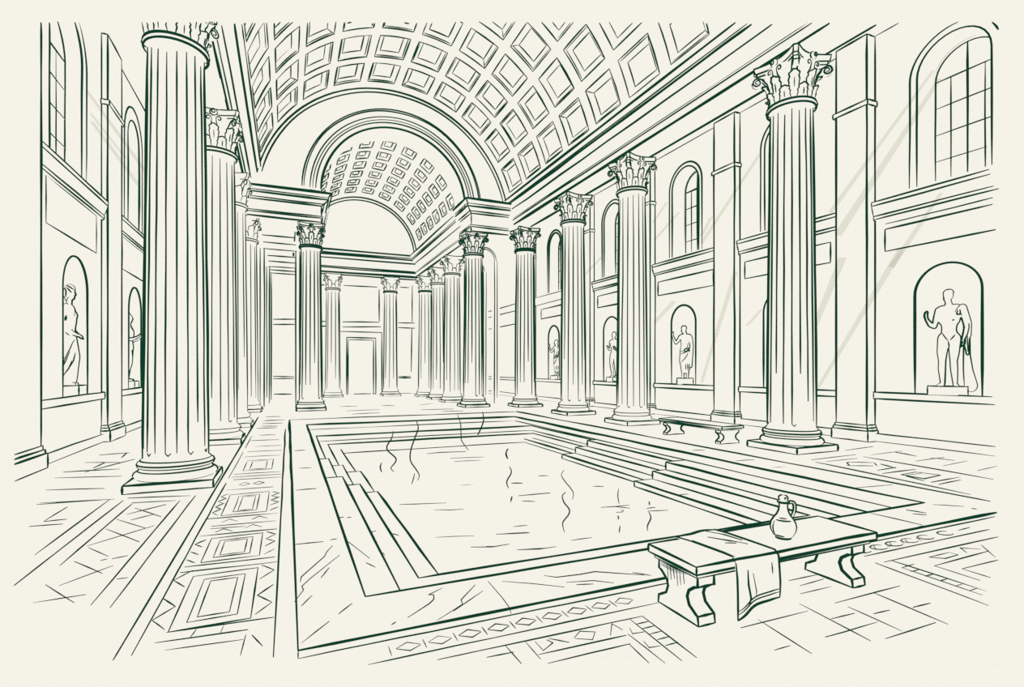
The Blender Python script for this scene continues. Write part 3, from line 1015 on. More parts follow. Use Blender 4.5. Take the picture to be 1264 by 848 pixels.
portal(30.0, -.87, .40, 7.12, 7.75, 'middle one of the nested door frames left of the arch pier', 1.25, jamb=.25)
portal(33.0, -.86, .46, 7.3, 7.7, 'innermost of the nested door frames left of the arch pier', 1.2, jamb=.2)
portal(25.2, 8.75, 9.85, 7.4, 8.6, 'nearer tall arched doorway between the arch pier and the right wall', 1.1, True, .3)
portal(27.8, 9.2, 10.2, 7.3, 8.5, 'farther tall arched doorway between the arch pier and the right wall', 1.0, True, .3)

# ------------------------------------------------------------------ pool
pool = thing('bathing_pool', ((PX0 + PX1) / 2, (PY0 + PY1) / 2, 0), 'long sunken stone bath with marble coping and steps down to still water', 'pool')
AXL, AXR, AYF, AYR = .55, 7.62, 4.12, 17.45           # inner edge of the coping
m = MB()
for a, b, c, d in ((PX0, PX1, PY0, AYF), (PX0, PX1, AYR, PY1), (PX0, AXL, AYF, AYR), (AXR, PX1, AYF, AYR)):
    m.box((a, c, -.6), (b, d, CT))
for a, b, w in (((PX0, PY0), (PX1, PY0), 2.4), ((PX0, PY1), (PX1, PY1), 1.5), ((PX0, PY0), (PX0, PY1), 2.4), ((PX1, PY0), (PX1, PY1), 2.1),
                ((AXL, AYF), (AXR, AYF), 2.4), ((AXL, AYR), (AXR, AYR), 1.7), ((AXL, AYF), (AXL, AYR), 2.3), ((AXR, AYF), (AXR, AYR), 2.1)):
    m.ink([V(*a, CT), V(*b, CT)], w)
m.ink([V(PX0, PY0, 0), V(PX1, PY0, 0)], 1.5); m.ink([V(PX0, PY0, 0), V(PX0, PY0, CT)], 1.5); m.ink([V(PX1, PY0, 0), V(PX1, PY0, CT)], 1.5)
m.ink([V(PX1, PY0, 0.003), V(PX1, PY1, 0.003)], .9)
C = lambda pts, w=1.1: m.ink([on_z(p[0], p[1], CT) for p in pts], w)
zq = lambda x, y: (330 + x / 2.385, 640 + y / 2.385)
zs_ = lambda x, y: (340 + x / 2.735, 490 + y / 2.735)
for q in [((80, 77), (165, 68)), ((185, 63), (205, 60)), ((97, 187), (100, 172), (168, 112), (175, 98), (192, 80)), ((80, 245), (107, 210), (102, 200), (125, 178), (212, 108)), ((158, 175), (182, 145)), ((100, 258), (132, 226)),
          ((100, 367), (182, 303)), ((210, 282), (250, 250)), ((365, 313), (378, 305)), ((413, 292), (478, 250), (490, 238), (490, 225), (475, 225), (515, 205)), ((500, 300), (575, 253), (570, 240), (612, 195)),
          ((548, 273), (635, 213)), ((650, 185), (690, 232), (712, 262), (718, 280)), ((692, 185), (780, 192), (875, 202)), ((815, 168), (850, 173), (920, 165), (965, 157), (1110, 167)), ((880, 188), (960, 183), (1020, 190)), ((910, 195), (960, 193)), ((1075, 160), (1130, 168))]:
    C([zq(*p) for p in q])
for q in [((65, 182), (100, 180)), ((80, 241), (122, 239)), ((68, 315), (138, 310)), ((67, 498), (160, 489))]:
    C([zs_(*p) for p in q], 1.2)
zb_ = lambda x, y: (780 + x / 2.611, 580 + y / 2.611)
for q in [((770, 140), (935, 178)), ((970, 112), (1070, 118)), ((885, 130), (950, 140)), ((905, 142), (950, 146)), ((1095, 125), (1112, 127)), ((725, 58), (840, 48)), ((920, 185), (940, 180))]:
    C([zb_(*p) for p in q], 1.2)
for q in [((855, 556), (870, 556)), ((953, 577), (969, 576)), ((908, 569), (931, 567.5))]:
    C(q, 1.2)
m.build('coping', pool)
# steps on the four sides; the flights on the long sides widen towards the front in three lengths
def steps(mm_name, rects, z0, z1, marks=()):
    m = MB()
    for (x0, x1, y0, y1), edges in rects:
        m.box((x0, y0, z0), (x1, y1, z1))
        for a, b, w in edges:
            m.ink([V(*a), V(*b)], w)
    for q, w in marks:
        m.ink([on_z(p[0], p[1], z1) for p in q], w)
    return m.build(mm_name, pool)
Y1, Y2 = 9.65, 11.7            # where the left flight changes width
YR1, YR2 = 8.55, 11.95         # and the right one
zt = [-.11, -.27, -.43]
offL = [(.34, .25, .19), (.64, .53, .46), (.95, .90, .80)]      # front, middle, rear
offR = [(.52, .30, .12), (.85, .66, .40), (1.30, 1.06, .72)]
fr = [4.5, 5.1, 5.5]
rr = [15.75, 15.1, 15.06]
for i in range(3):
    rects = []
    zp = CT if i == 0 else zt[i - 1]
    z = zt[i]
    wl = (2.1, 2.1, 2.2)[i]
    rects.append(((AXL, AXR, AYF, fr[i]), [((AXL + offL[i][0], fr[i], z), (AXR - offR[i][0], fr[i], z), 2.2)]))
    rects.append(((AXL, AXR, rr[i], AYR), [((AXL + offL[i][2], rr[i], z), (AXR - offR[i][2], rr[i], z), 1.6)] if i < 2 else []))
    cutsL = [(fr[i], Y1, 0), (Y1, Y2, 1), (Y2, rr[i], 2)]
    for a, b, k in cutsL:
        X = AXL + offL[i][k]
        ed = [((X, a, z), (X, b, z), wl if k == 0 else wl * .8)]
        if k < 2:
            ed.append(((AXL + (offL[i - 1][k] if i else 0), b, z), (X, b, z), 1.5))
            ed.append(((X, b, z), (X, b, z - .16), 1.5))
        # foot of the riser behind the tread
        rects.append(((AXL, X, a, b), ed))
    for a, b, k in [(fr[i], YR1, 0), (YR1, YR2, 1), (YR2, rr[i], 2)]:
        X = AXR - offR[i][k]
        ed = [((X, a, z), (X, b, z), wl * (1, .85, .75)[k])]
        ed.append(((X, a, max(z - .16, WZ)), (X, b, max(z - .16, WZ)), wl * (1, .85, .75)[k]))
        if k < 2:
            ed.append(((AXR - (offR[i - 1][k] if i else 0), b, z), (X, b, z), 1.4))
            ed.append(((X, b, z), (X, b, z - .16), 1.6))
        rects.append(((X, AXR, a, b), ed))
    # foot of the risers along the far side
    if i != 1: rects[1][1].append(((AXL + offL[i][2], rr[i], max(z - .16, WZ)), (AXR - offR[i][2], rr[i], max(z - .16, WZ)), 1.5))
    if i == 0:
        rects[1][1].append(((AXL, AYR, z), (AXR, AYR, z), 1.3))
        rects[1][1].append(((AXR, AYF, z), (AXR, AYR, z), 1.6))
    mk_ = {0: [((zs_(208, 409), zs_(232, 406)), 1.1), ((zs_(240, 408), zs_(256, 406)), 1.1), ((zs_(222, 460), zs_(235, 483), zs_(250, 492), zs_(318, 545)), 1.0), ((zs_(305, 560), zs_(337, 575)), 1.0)],
           1: [((zs_(305, 456), zs_(325, 456), zs_(340, 452)), 1.1), ((zs_(362, 525), zs_(370, 535)), .9)],
           2: [((zs_(383, 462), zs_(400, 463), zs_(416, 468)), 1.1), (((836, 611), (850, 610)), 1.0), (((855, 600), (857, 606)), 1.0), (((899, 609), (903, 616)), 1.0)]}[i]
    steps('step', rects, -.75, z, mk_)

# water
m = MB()
m.add([V(AXL, AYF, WZ), V(AXR, AYF, WZ), V(AXR, AYR, WZ), V(AXL, AYR, WZ)], [(0, 1, 2, 3)])
m.add([V(AXL, AYF, -.8), V(AXR, AYF, -.8), V(AXR, AYR, -.8), V(AXL, AYR, -.8)], [(0, 1, 2, 3)])
z3 = lambda x, y: (600 + x / 3.687, 490 + y / 3.687)
for f, L_ in ((zs_, [((510, 192), (560, 188), (645, 185)), ((590, 207), (705, 203)), ((603, 218), (692, 214)), ((625, 298), (672, 295)), ((418, 363), (470, 362), (578, 358)), ((535, 381), (590, 382), (635, 379)),
                      ((540, 474), (600, 471), (670, 469)), ((660, 507), (730, 507), (790, 497)), ((755, 463), (858, 457)), ((803, 438), (850, 433)), ((818, 516), (930, 509)), ((797, 292), (835, 292)), ((820, 334), (928, 325)), ((833, 352), (877, 353)), ((888, 267), (920, 266))]),
              (z3, [((115, 393), (165, 393)), ((148, 450), (220, 444), (290, 437)), ((165, 474), (222, 476)), ((243, 358), (283, 359)), ((487, 407), (535, 408)), ((523, 503), (590, 499), (650, 493)), ((590, 500), (655, 507)),
                    ((125, 590), (188, 584)), ((45, 625), (195, 619)), ((387, 653), (480, 640)), ((140, 696), (240, 693), (320, 682)), ((0, 680), (40, 681), (105, 670)), ((730, 508), (770, 503)), ((735, 520), (828, 516)), ((592, 526), (620, 524), (625, 516), (605, 511)), ((770, 445), (930, 445))])):
    for q in L_[:None]:
        if q == ((770, 445), (930, 445)):
            continue
        m.ink([on_z(*f(*p), WZ) for p in q], 1.1)
o = m.build('pool_water', None, M_WATER)
tag(o, 'still pool water with short drawn ripples between the steps', 'water', None, 'stuff')

# ------------------------------------------------------------------ benches
def bench(name, x0, x1, y0, y1, zt, label, w, along='x', hang=.07):
    r = thing('stone_bench', ((x0 + x1) / 2, (y0 + y1) / 2, 0), label, 'bench')
    sw = along == 'y'
    m = MB()
    m.box((x0, y0, zt - .055), (x1, y1, zt), w)
    m.build('seat_slab', r)
    m = MB()
    e = .035
    m.box((x0 + e, y0 + e, zt - .095), (x1 - e, y1 - e, zt - .055), w * (.6 if along == 'x' else .5), ('tf', 'tb', 'tl', 'tr'))
    m.build('seat_moulding', r)
    top = zt - .095
    a0, a1 = (x0, x1) if not sw else (y0, y1)
    b0, b1 = (y0, y1) if not sw else (x0, x1)
    c = (b0 + b1) / 2
    hw = (b1 - b0) / 2 - .055
    half = [(hw, top), (hw, top - .075), (hw - .03, top - .085), (hw - .09, top - .13), (hw - .105, top - .175), (hw - .085, .115), (hw - .02, .075), (hw, .065), (hw + .01, .0)]
    prof = [(c + u, z) for u, z in half] + [(c - u, z) for u, z in half[::-1]]
    n = len(half)
    for k, (p0, p1) in enumerate(((a0 + hang, a0 + hang + .15), (a1 - hang - .17, a1 - hang - .02))):
        m = MB()
        A, B = m.prism(prof, 'x' if not sw else 'y', p0, p1)
        for E in (A, B):
            m.ink(E[:n], w, wob=.25); m.ink(E[n:], w, wob=.25); m.ink([E[n - 1], E[n]], w)
        for i in (0, 1, 7, 8, n, n + 1, n + 7, n + 8, 2 * n - 1):
            if i < len(A):
                m.ink([A[i], B[i]], w * .85)
        if not sw:
            f = (lambda q: V(p0 - .001, q[0], q[1]))
            for d in range(6 if k == 0 else 0):
                yy = c - .06 + d * .035
                m.ink([f((yy, top - .01 - .012 * (d % 2))), f((yy - .015, top - .10 - .02 * (d % 3)))], w * .3)
            for d in range(4):
                m.ink([f((c + hw * .9, top - .012 - d * .012)), f((c - hw * .7 + d * .05, top - .012 - d * .012))], w * .28)
        m.build('leg', r)
    if not sw:
        for d in range(3):
            m2 = None
    return r
BZT = .44
bench('stone_bench', 2.57, 4.49, 2.78, 3.3, BZT, 'near stone bench in front of the pool with a towel and a jug on it', 2.6, hang=.06)
bench('stone_bench', 9.4, 10.08, 9.33, 11.6, .43, 'far stone bench between the right columns and the right wall, nothing on it', 1.7, 'y', .1)

# ------------------------------------------------------------------ jug
jx, jy, jz = 3.66, 2.99, BZT
jug = thing('jug', (jx, jy, jz), 'round-bellied jug with slim neck, loop handle and stopper on the near bench', 'jug')
JW = 2.4
m = MB()
prof = [(.042, 0), (.048, .004), (.068, .025), (.086, .062), (.091, .095), (.085, .128), (.066, .162), (.045, .19), (.033, .22), (.028, .25), (.028, .285), (.040, .288), (.040, .298), (.028, .30)]
m.lathe((jx, jy, jz), prof, 40)
m.sides((jx, jy, jz), prof[1:], JW)
m.ring((jx, jy, jz), .048, .004, JW); m.ring((jx, jy, jz), .040, .289, JW * .8)
v = (V(0, 0, H) - V(jx, jy, jz)).normalized()
ph = math.atan2(-jy, -jx)
P = lambda a, z, r=None: V(jx + r * math.cos(ph + a), jy + r * math.sin(ph + a), jz + z)
m.ink([P(a, .152, .073) for a in (-.8, -.4, 0, .4, .8)], 1.4, wob=.1)
m.ink([P(a, .17, .0605) for a in (-.5, -.2, .1, .4)], 1.1, wob=.1)
m.ink([P(-.95, z, r) for r, z in ((.077, .142), (.092, .095), (.087, .062), (.074, .03))], 1.5, wob=.1); m.ink([P(a, .03, .073) for a in (-.95, -.6, -.2, .1)], 1.4, wob=.1)
m.build('body', jug, M_CLAY)
m = MB()
sd = V(RT.x, RT.y, 0)
hp = [(.03, .272), (.05, .287), (.078, .283), (.09, .255), (.084, .21), (.066, .168)]
cpt = [V(jx, jy, jz + z) + sd * a for a, z in hp]
fine = []
for i in range(len(cpt) - 1):
    p0, p1, p2, p3 = cpt[max(i - 1, 0)], cpt[i], cpt[i + 1], cpt[min(i + 2, len(cpt) - 1)]
    for t in range(4):
        u = t / 4
        fine.append(.5 * ((2 * p1) + (p2 - p0) * u + (2 * p0 - 5 * p1 + 4 * p2 - p3) * u * u + (3 * p1 - p0 - 3 * p2 + p3) * u ** 3))
fine.append(cpt[-1])
for a, b in zip(fine[:-1], fine[1:]):
    m.capsule(a, b, .0095, .0095, 8)
cen = V(jx, jy, jz + .235) + sd * .045
for sg in (1, -1):
    L_ = []
    for i, p in enumerate(fine):
        d = (fine[min(i + 1, len(fine) - 1)] - fine[max(i - 1, 0)]).normalized()
        nrm = d.cross(V(FW.x, FW.y, 0)).normalized()
        L_.append(p + nrm * .0095 * sg)
    m.ink(L_, 2.0, wob=.1)
m.build('handle', jug, M_CLAY)
m = MB()
m.lathe((jx, jy, jz), [(.024, .298), (.024, .306), (.031, .314), (.031, .330), (.02, .341), (.006, .343)], 24)
m.sides((jx, jy, jz), [(.024, .298), (.024, .306), (.031, .314), (.031, .330), (.02, .341), (.004, .343)], 1.9)
m.ink([P(.5 + .34 * math.cos(a) * (1 - a / 9), .323 + .011 * math.sin(a) * (1 - a / 9), .033) for a in [i * .5 for i in range(13)]], 1.2, wob=.05)
m.build('stopper', jug, M_CLAY)

# ------------------------------------------------------------------ towel over the bench
def towel():
    yf, yb = 2.78, 3.3
    zt = BZT + .012
    # (left edge, right edge) stations from the far side of the seat over the front edge and down
    st = [((2.86, yb + .02, zt - .06), (3.26, yb + .03, zt - .08)), ((2.86, yb - .01, zt + .004), (3.26, yb, zt + .012)), ((2.885, yb - .15, zt + .012), (3.29, yb - .13, zt + .02)),
          ((2.92, yf + .22, zt + .01), (3.325, yf + .22, zt + .018)), ((2.95, yf + .08, zt + .012), (3.36, yf + .07, zt + .014)), ((2.97, yf + .005, zt + .006), (3.385, yf + .005, zt + .004)), ((2.975, yf - .018, zt - .03), (3.395, yf - .02, zt - .03)),
          ((2.975, yf - .024, zt - .13), (3.395, yf - .028, zt - .13)), ((2.97, yf - .03, zt - .24), (3.395, yf - .034, zt - .22)), ((2.968, yf - .034, zt - .335), (3.39, yf - .036, zt - .285)), ((2.965, yf - .036, zt - .40), (3.385, yf - .036, zt - .315))]
    n, k = 16, len(st)
    top, bot = [], []
    for i, (a, b) in enumerate(st):
        a, b = V(*a), V(*b)
        sh = -.065 * min(1, i / 4)
        a.x += sh; b.x += sh
        rt, rb = [], []
        for j in range(n + 1):
            t = j / n
            p = a.lerp(b, t)
            amp = .014 if i > 6 else .008
            if 1 <= i <= 5:
                p.z += amp * (.5 + .5 * math.sin(t * 9 + i * .6)) + (.012 * math.exp(-((t - .55) / .2) ** 2))
            elif i > 5:
                p.y -= amp * (.5 + .5 * math.sin(t * 11 + .5)) * min(1, (i - 5) / 3)
                if i >= 9:
                    p.z += .02 * math.sin(t * 5.2 - 1.2) * (.5 if i == 9 else 1)
            rt.append(p)
            rb.append(p + (V(0, 0, -.011) if i < 6 else V(0, .012, 0)))
        top.append(rt); bot.append(rb)
    m = MB()
    for g in (top, bot):
        for a, b in zip(g[:-1], g[1:]):
            m.strip(a, b)
    m.strip(top[0], bot[0]); m.strip(top[-1], bot[-1])
    m.strip([r[0] for r in top], [r[0] for r in bot]); m.strip([r[-1] for r in top], [r[-1] for r in bot])
    w = 2.5
    m.ink(top[-1], w, wob=.2); m.ink([r[0] for r in top[:7]], w * .6, wob=.2); m.ink([r[0] for r in top[6:]], w * .9, wob=.2); m.ink([r[-1] for r in top], w * .9, wob=.2); m.ink(top[1], w, wob=.2)
    m.ink([r[1].lerp(r[0], .3) for r in top[2:6]], w * .75, wob=.2)
    m.ink([p + V(0, -.002, .062) for p in top[-1]], 1.1, wob=.2); m.ink([p + V(0, -.002, .04) for p in top[-1]], 1.0, wob=.2)
    G = lambda i, t: top[int(i)][int(t * n)].lerp(top[min(k - 1, int(i) + 1)][int(t * n)], i - int(i)) + V(0, -.002, .002)
    m.ink([G(6.6, .31), G(7.6, .31), G(8.7, .32), G(9.4, .26)], 1.8, wob=.2)
    m.ink([G(6.9, .38), G(8.2, .44), G(8.8, .44)], 1.2, wob=.2)
    m.ink([G(6.4, .82), G(7.2, .82)], 1.3, wob=.2)
    m.ink([G(2, .45), G(3, .62), G(3.6, .75)], 1.2, wob=.2); m.ink([G(3, .45), G(3.4, .6)], 1.0, wob=.2)
    m.ink([G(1.2, .7), G(2.2, .86), G(3, .9)], 1.4, wob=.2)
    o = m.build('towel', None, M_CLOTH)
    tag(o, 'folded linen towel draped over the left half of the near bench', 'towel', None, 'thing')
towel()

# ------------------------------------------------------------------ statues
def contours(verts, faces, norms, minlen=0.05):
    """lines along which a rounded body turns away from the hall"""
    g = [n.dot(EYE - v) for v, n in zip(verts, norms)]
    segs = {}
    def key(a, b):
        return (a, b) if a < b else (b, a)
    pts = {}
    adj = {}
    for f in faces:
        tris = [f] if len(f) == 3 else [(f[0], f[1], f[2]), (f[0], f[2], f[3])]
        for t in tris:
            ks = []
            for i in range(3):
                a, b = t[i], t[(i + 1) % 3]
                if (g[a] > 0) != (g[b] > 0):
                    k = key(a, b)
                    if k not in pts:
                        u = g[a] / (g[a] - g[b])
                        pts[k] = verts[a].lerp(verts[b], u)
                    ks.append(k)
            if len(ks) == 2:
                adj.setdefault(ks[0], []).append(ks[1])
                adj.setdefault(ks[1], []).append(ks[0])
    seen, chains = set(), []
    starts = [k for k in adj if len(adj[k]) == 1] + list(adj)
    for s0 in starts:
        if s0 in seen:
            continue
        ch, cur = [s0], s0
        seen.add(s0)
        while True:
            nx = [k for k in adj[cur] if k not in seen]
            if not nx:
                break
            cur = nx[0]
            seen.add(cur)
            ch.append(cur)
        P = [pts[k] for k in ch]
        if len(ch) > 4 and s0 in adj[ch[-1]]:
            P.append(P[0])
        for _ in range(3):
            P = [P[0]] + [(P[i - 1] + P[i] * 2 + P[i + 1]) / 4 for i in range(1, len(P) - 1)] + [P[-1]]
        L = sum((b - a).length for a, b in zip(P[:-1], P[1:]))
        if L > minlen:
            Q, acc = [P[0]], 0
            for a, b in zip(P[:-1], P[1:]):
                acc += (b - a).length
                if acc > .022:
                    Q.append(b); acc = 0
            if len(Q) > 2:
                chains.append(Q)
    return chains

def melt(mb, M, voxel, it=6):
    """fuses the pieces of mb into one continuous rounded skin and moves it by M"""
    me = bpy.data.meshes.new('skin')
    me.from_pydata([tuple(v) for v in mb.v], [], mb.f)
    o = bpy.data.objects.new('skin', me)
    col.objects.link(o)
    r = o.modifiers.new('r', 'REMESH'); r.mode = 'VOXEL'; r.voxel_size = voxel
    sm = o.modifiers.new('s', 'SMOOTH'); sm.factor = .5; sm.iterations = it
    dg = bpy.context.evaluated_depsgraph_get()
    e = o.evaluated_get(dg)
    m2 = e.to_mesh()
    vs = [M @ v.co for v in m2.vertices]
    R = M.to_3x3()
    ns = [(R @ v.normal).normalized() for v in m2.vertices]
    fs = [tuple(p.vertices) for p in m2.polygons]
    e.to_mesh_clear()
    bpy.data.objects.remove(o)
    bpy.data.meshes.remove(me)
    return vs, fs, ns

def limb(m, pts):
    for (a, ra), (b, rb) in zip(pts[:-1], pts[1:]):
        m.capsule(a, b, ra, rb, 12)

def hand(m, wrist, d, up, size=1.0):
    """palm, four bent fingers and a thumb"""
    d = V(*d).normalized(); up = V(*up); up = (up - d * up.dot(d)).normalized(); sd = d.cross(up)
    w = V(*wrist)
    for o_ in (-.022, 0, .022):
        m.capsule(w + sd * o_ * .6, w + d * .085 + sd * o_, .021, .019, 8)
    for i, (o_, L) in enumerate(((-.033, .062), (-.011, .078), (.011, .074), (.033, .055))):
        a = w + d * .085 + sd * o_
        b = a + d * L * .55 + up * .012 + sd * o_ * .15
        c = b + d * L * .35 + up * .03
        m.capsule(a, b, .0105, .0095, 8); m.capsule(b, c, .0095, .008, 8)
    a = w + d * .025 - sd * .03
    b = a + d * .035 - sd * .03 + up * .015
    m.capsule(a, b, .013, .012, 8); m.capsule(b, b + d * .03 + up * .012, .0115, .009, 8)

def head(m, c, yaw=0.0, hair=None):
    """egg-shaped head with brow, nose, lips, chin and ears; it faces -y, turned by yaw"""
    R = Matrix.Rotation(yaw, 3, 'Z')
    P = lambda x, y, z: V(*c) + R @ V(x, y, z)
    m.capsule(P(0, .012, .03), P(0, .004, .025), .092, .088, 14)
    m.capsule(P(0, -.012, -.03), P(0, -.02, -.075), .074, .05, 12)
    m.capsule(P(0, -.083, .02), P(0, -.108, -.028), .011, .017, 8)
    m.capsule(P(-.035, -.078, .026), P(.035, -.078, .026), .014, .014, 8)
    m.capsule(P(-.018, -.078, -.062), P(.018, -.078, -.062), .011, .011, 8)
    m.capsule(P(0, -.066, -.098), P(0, -.06, -.095), .022, .022, 8)
    for s_ in (-1, 1):
        m.capsule(P(s_ * .088, .01, .015), P(s_ * .086, .012, -.025), .014, .01, 8)
        m.capsule(P(s_ * .04, -.06, -.03), P(s_ * .045, -.045, -.05), .022, .025, 8)
    if hair == 'curls':
        for i in range(26):
            a = rng.uniform(0, 6.28); b = rng.uniform(.15, 1.25)
            p = P(.088 * math.cos(a) * math.cos(b), .02 + .088 * math.sin(a) * math.cos(b), .04 + .09 * math.sin(b))
            if (R.inverted() @ (p - V(*c))).y > -.06 or b > .8:
                m.capsule(p, p + V(.004, 0, .004), .024, .022, 8)
    if hair == 'bun':
        m.capsule(P(0, .02, .055), P(0, .035, .04), .098, .1, 12)
        m.capsule(P(0, .115, .01), P(0, .125, .0), .05, .045, 10)
        m.capsule(P(-.03, .08, -.04), P(-.03, .07, -.1), .04, .03, 8)

def curve(q):
    out = []
    for i in range(len(q) - 1):
        p0, p1, p2, p3 = (V(*q[max(i - 1, 0)], 0), V(*q[i], 0), V(*q[i + 1], 0), V(*q[min(i + 2, len(q) - 1)], 0))
        for t in range(5):
            u = t / 5
            p = .5 * ((2 * p1) + (p2 - p0) * u + (2 * p0 - 5 * p1 + 4 * p2 - p3) * u * u + (3 * p1 - p0 - 3 * p2 + p3) * u ** 3)
            out.append((p.x, p.y))
    return out + [tuple(q[-1])]

def statue(loc, face, scale, label, kind, w, pw=(.46, .38, .19), marks=True, squash=(1, 1)):
    """marble figure on a plinth; local x is the viewer's right, -y the front"""
    X, Y, Z = loc
    r = thing('statue', loc, label, 'statue', 'statues in the wall niches')
    px, py, pz = pw[:3]
    ang = math.atan2(face[1], face[0]) + math.pi / 2
    M = Matrix.Translation((X, Y, Z + pz)) @ Matrix.Rotation(ang, 4, 'Z') @ Matrix.Diagonal((scale * squash[0], scale * squash[1], scale, 1))
    # plinth
    m = MB()
    Rz = Matrix.Rotation(ang if kind in ('hermes', 'toga') else 0, 3, 'Z')
    c8 = [V(X, Y, Z) + Rz @ V(sx * px / 2 + (pw[3] if len(pw) > 3 else 0), sy * py / 2, zz) for zz in (0, pz) for sy in (-1, 1) for sx in (-1, 1)]
    m.add(c8, [(0, 2, 3, 1), (4, 5, 7, 6), (0, 1, 5, 4), (2, 6, 7, 3), (0, 4, 6, 2), (1, 3, 7, 5)])
    for a, b in ((4, 5), (5, 7), (7, 6), (6, 4), (0, 4), (1, 5), (3, 7), (2, 6)):
        m.ink([c8[a], c8[b]], w * .9)
    m.build('plinth', r)
    b = MB()       # body
    dr = []        # pieces of clothing: (name, MB, folds)
    folds = []
    if kind == 'hermes':
        b.capsule((0.015, 0, .93), (-.005, 0, 1.08), .155, .135, 14); b.capsule((.0, 0, 1.1), (.0, -.005, 1.32), .13, .165, 14)
        for s_ in (-1, 1):
            b.capsule((s_ * .07, -.005, 1.40), (s_ * .09, .0, 1.30), .12, .115, 12); b.capsule((s_ * .08, -.09, 1.38), (s_ * .075, -.085, 1.34), .06, .06, 10)
        b.capsule((-.14, 0, 1.49), (.15, .0, 1.51), .075, .075, 12); b.capsule((.0, .0, 1.48), (-.01, -.01, 1.62), .07, .06, 12)
        head(b, (-.02, -.015, 1.735), -.5, 'curls')
        limb(b, [((-.10, 0, .92), .115), ((-.135, -.03, .66), .092), ((-.135, -.035, .49), .066), ((-.14, 0, .34), .066), ((-.125, .03, .075), .042)])
        limb(b, [((.10, 0, .92), .118), ((.095, -.01, .66), .092), ((.085, -.01, .49), .064), ((.095, .01, .34), .066), ((.115, .03, .075), .043)])
        for x, dx in ((-.125, -.07), (.115, .03)):
            b.capsule((x, .04, .035), (x + dx, -.13, .022), .04, .03, 10)
            for t in range(5):
                b.capsule((x + dx - .028 + .014 * t, -.12, .018), (x + dx - .034 + .017 * t, -.165, .013), .013, .01, 6)
        limb(b, [((-.20, 0, 1.47), .068), ((-.245, .01, 1.32), .056), ((-.285, -.02, 1.17), .045), ((-.36, -.08, 1.20), .044), ((-.43, -.12, 1.30), .03)])
        hand(b, (-.435, -.122, 1.31), (-.15, -.1, 1), (.6, -.6, 0))
        limb(b, [((.205, 0, 1.48), .07), ((.30, .0, 1.30), .055), ((.33, -.03, 1.14), .045), ((.30, -.10, 1.0), .042), ((.26, -.14, .90), .03)])
        hand(b, (.258, -.142, .89), (-.1, -.2, -1), (-1, 0, 0))
        c = MB()
        c.capsule((.25, -.07, 1.5), (.17, -.1, 1.42), .075, .06, 10); c.capsule((.27, -.05, 1.5), (.345, .02, 1.2), .06, .075, 10); c.capsule((.345, .02, 1.2), (.345, -.02, .98), .075, .065, 10)
        c.capsule((.33, -.06, 1.0), (.345, -.07, .62), .05, .03, 10); c.capsule((.29, -.09, 1.02), (.31, -.09, .74), .04, .025, 10)
        dr.append(('cloak', c, [[(.16, 1.46), (.14, 1.40), (.17, 1.36), (.21, 1.40), (.20, 1.47)], [(.24, 1.36), (.27, 1.22), (.28, 1.1)], [(.30, .98), (.30, .8)], [(.335, .98), (.35, .66)]]))
        t = MB()
        limb(t, [((.335, .10, 1.0), .05), ((.335, .10, .6), .06), ((.36, .10, .3), .085), ((.41, .10, .02), .12)])
        dr.append(('tree_stump', t, []))
        folds = [[(-.13, 1.03), (-.08, .95), (-.02, .88)], [(.02, .89), (.07, .94), (.11, .99)], [(.05, 1.27), (.10, 1.275)], [(-.02, .87), (-.005, .80), (.0, .72)]]
    elif kind == 'toga':
        b.capsule((0, 0, 1.05), (0, 0, 1.30), .13, .155, 14); b.capsule((-.13, 0, 1.43), (.14, 0, 1.43), .08, .085, 12); b.capsule((0, 0, 1.42), (0, 0, 1.56), .065, .058, 12)
        head(b, (-.05, -.01, 1.66), -.7, 'curls')
        limb(b, [((-.19, 0, 1.41), .065), ((-.28, -.02, 1.28), .052), ((-.36, -.05, 1.21), .045), ((-.43, -.08, 1.33), .042), ((-.475, -.1, 1.45), .03)])
        hand(b, (-.478, -.1, 1.455), (-.1, -.1, 1), (1, -.3, 0))
        limb(b, [((.19, 0, 1.41), .072), ((.225, .0, 1.2), .06), ((.21, -.06, 1.02), .05), ((.12, -.14, .98), .036)])
        hand(b, (.115, -.142, .98), (-1, -.2, -.2), (0, -1, 0))
        limb(b, [((-.09, 0, .6), .07), ((-.085, 0, .34), .06), ((-.08, .02, .07), .04)]); limb(b, [((.10, 0, .6), .07), ((.10, 0, .34), .06), ((.10, .02, .07), .04)])
        for x in (-.08, .10):
            b.capsule((x, .03, .035), (x - .03, -.12, .022), .04, .03, 10)
        c = MB()
        limb(c, [((.02, 0, 1.22), .16), ((.03, 0, 1.0), .185), ((.035, 0, .75), .2), ((.04, 0, .52), .19)])
        c.capsule((-.06, 0, 1.0), (-.08, 0, .60), .12, .13, 12); c.capsule((.13, 0, 1.05), (.16, 0, .5), .12, .11, 12)
        limb(c, [((.17, 0, 1.42), .09), ((.12, -.06, 1.25), .09), ((.0, -.1, 1.02), .09)])
        limb(c, [((.2, -.02, 1.38), .09), ((.23, -.02, 1.1), .1), ((.22, -.04, .7), .08), ((.22, -.03, .42), .06)])
        c.capsule((0, .02, .5), (.02, .02, .34), .18, .17, 12)
        dr.append(('toga', c, [[(-.17, .92), (-.05, .94), (.08, 1.05), (.16, 1.25)], [(-.16, .84), (.0, .88), (.13, .98), (.2, 1.1)], [(-.14, .56), (-.02, .66), (.08, .78), (.12, .88)],
                               [(.2, 1.22), (.19, 1.05), (.15, .95)], [(.03, .48), (.04, .3)], [(.10, .5), (.13, .26)], [(.17, .5), (.18, .3)], [(.2, .95), (.14, .93), (.2, .9)]]))
    elif kind == 'matron':
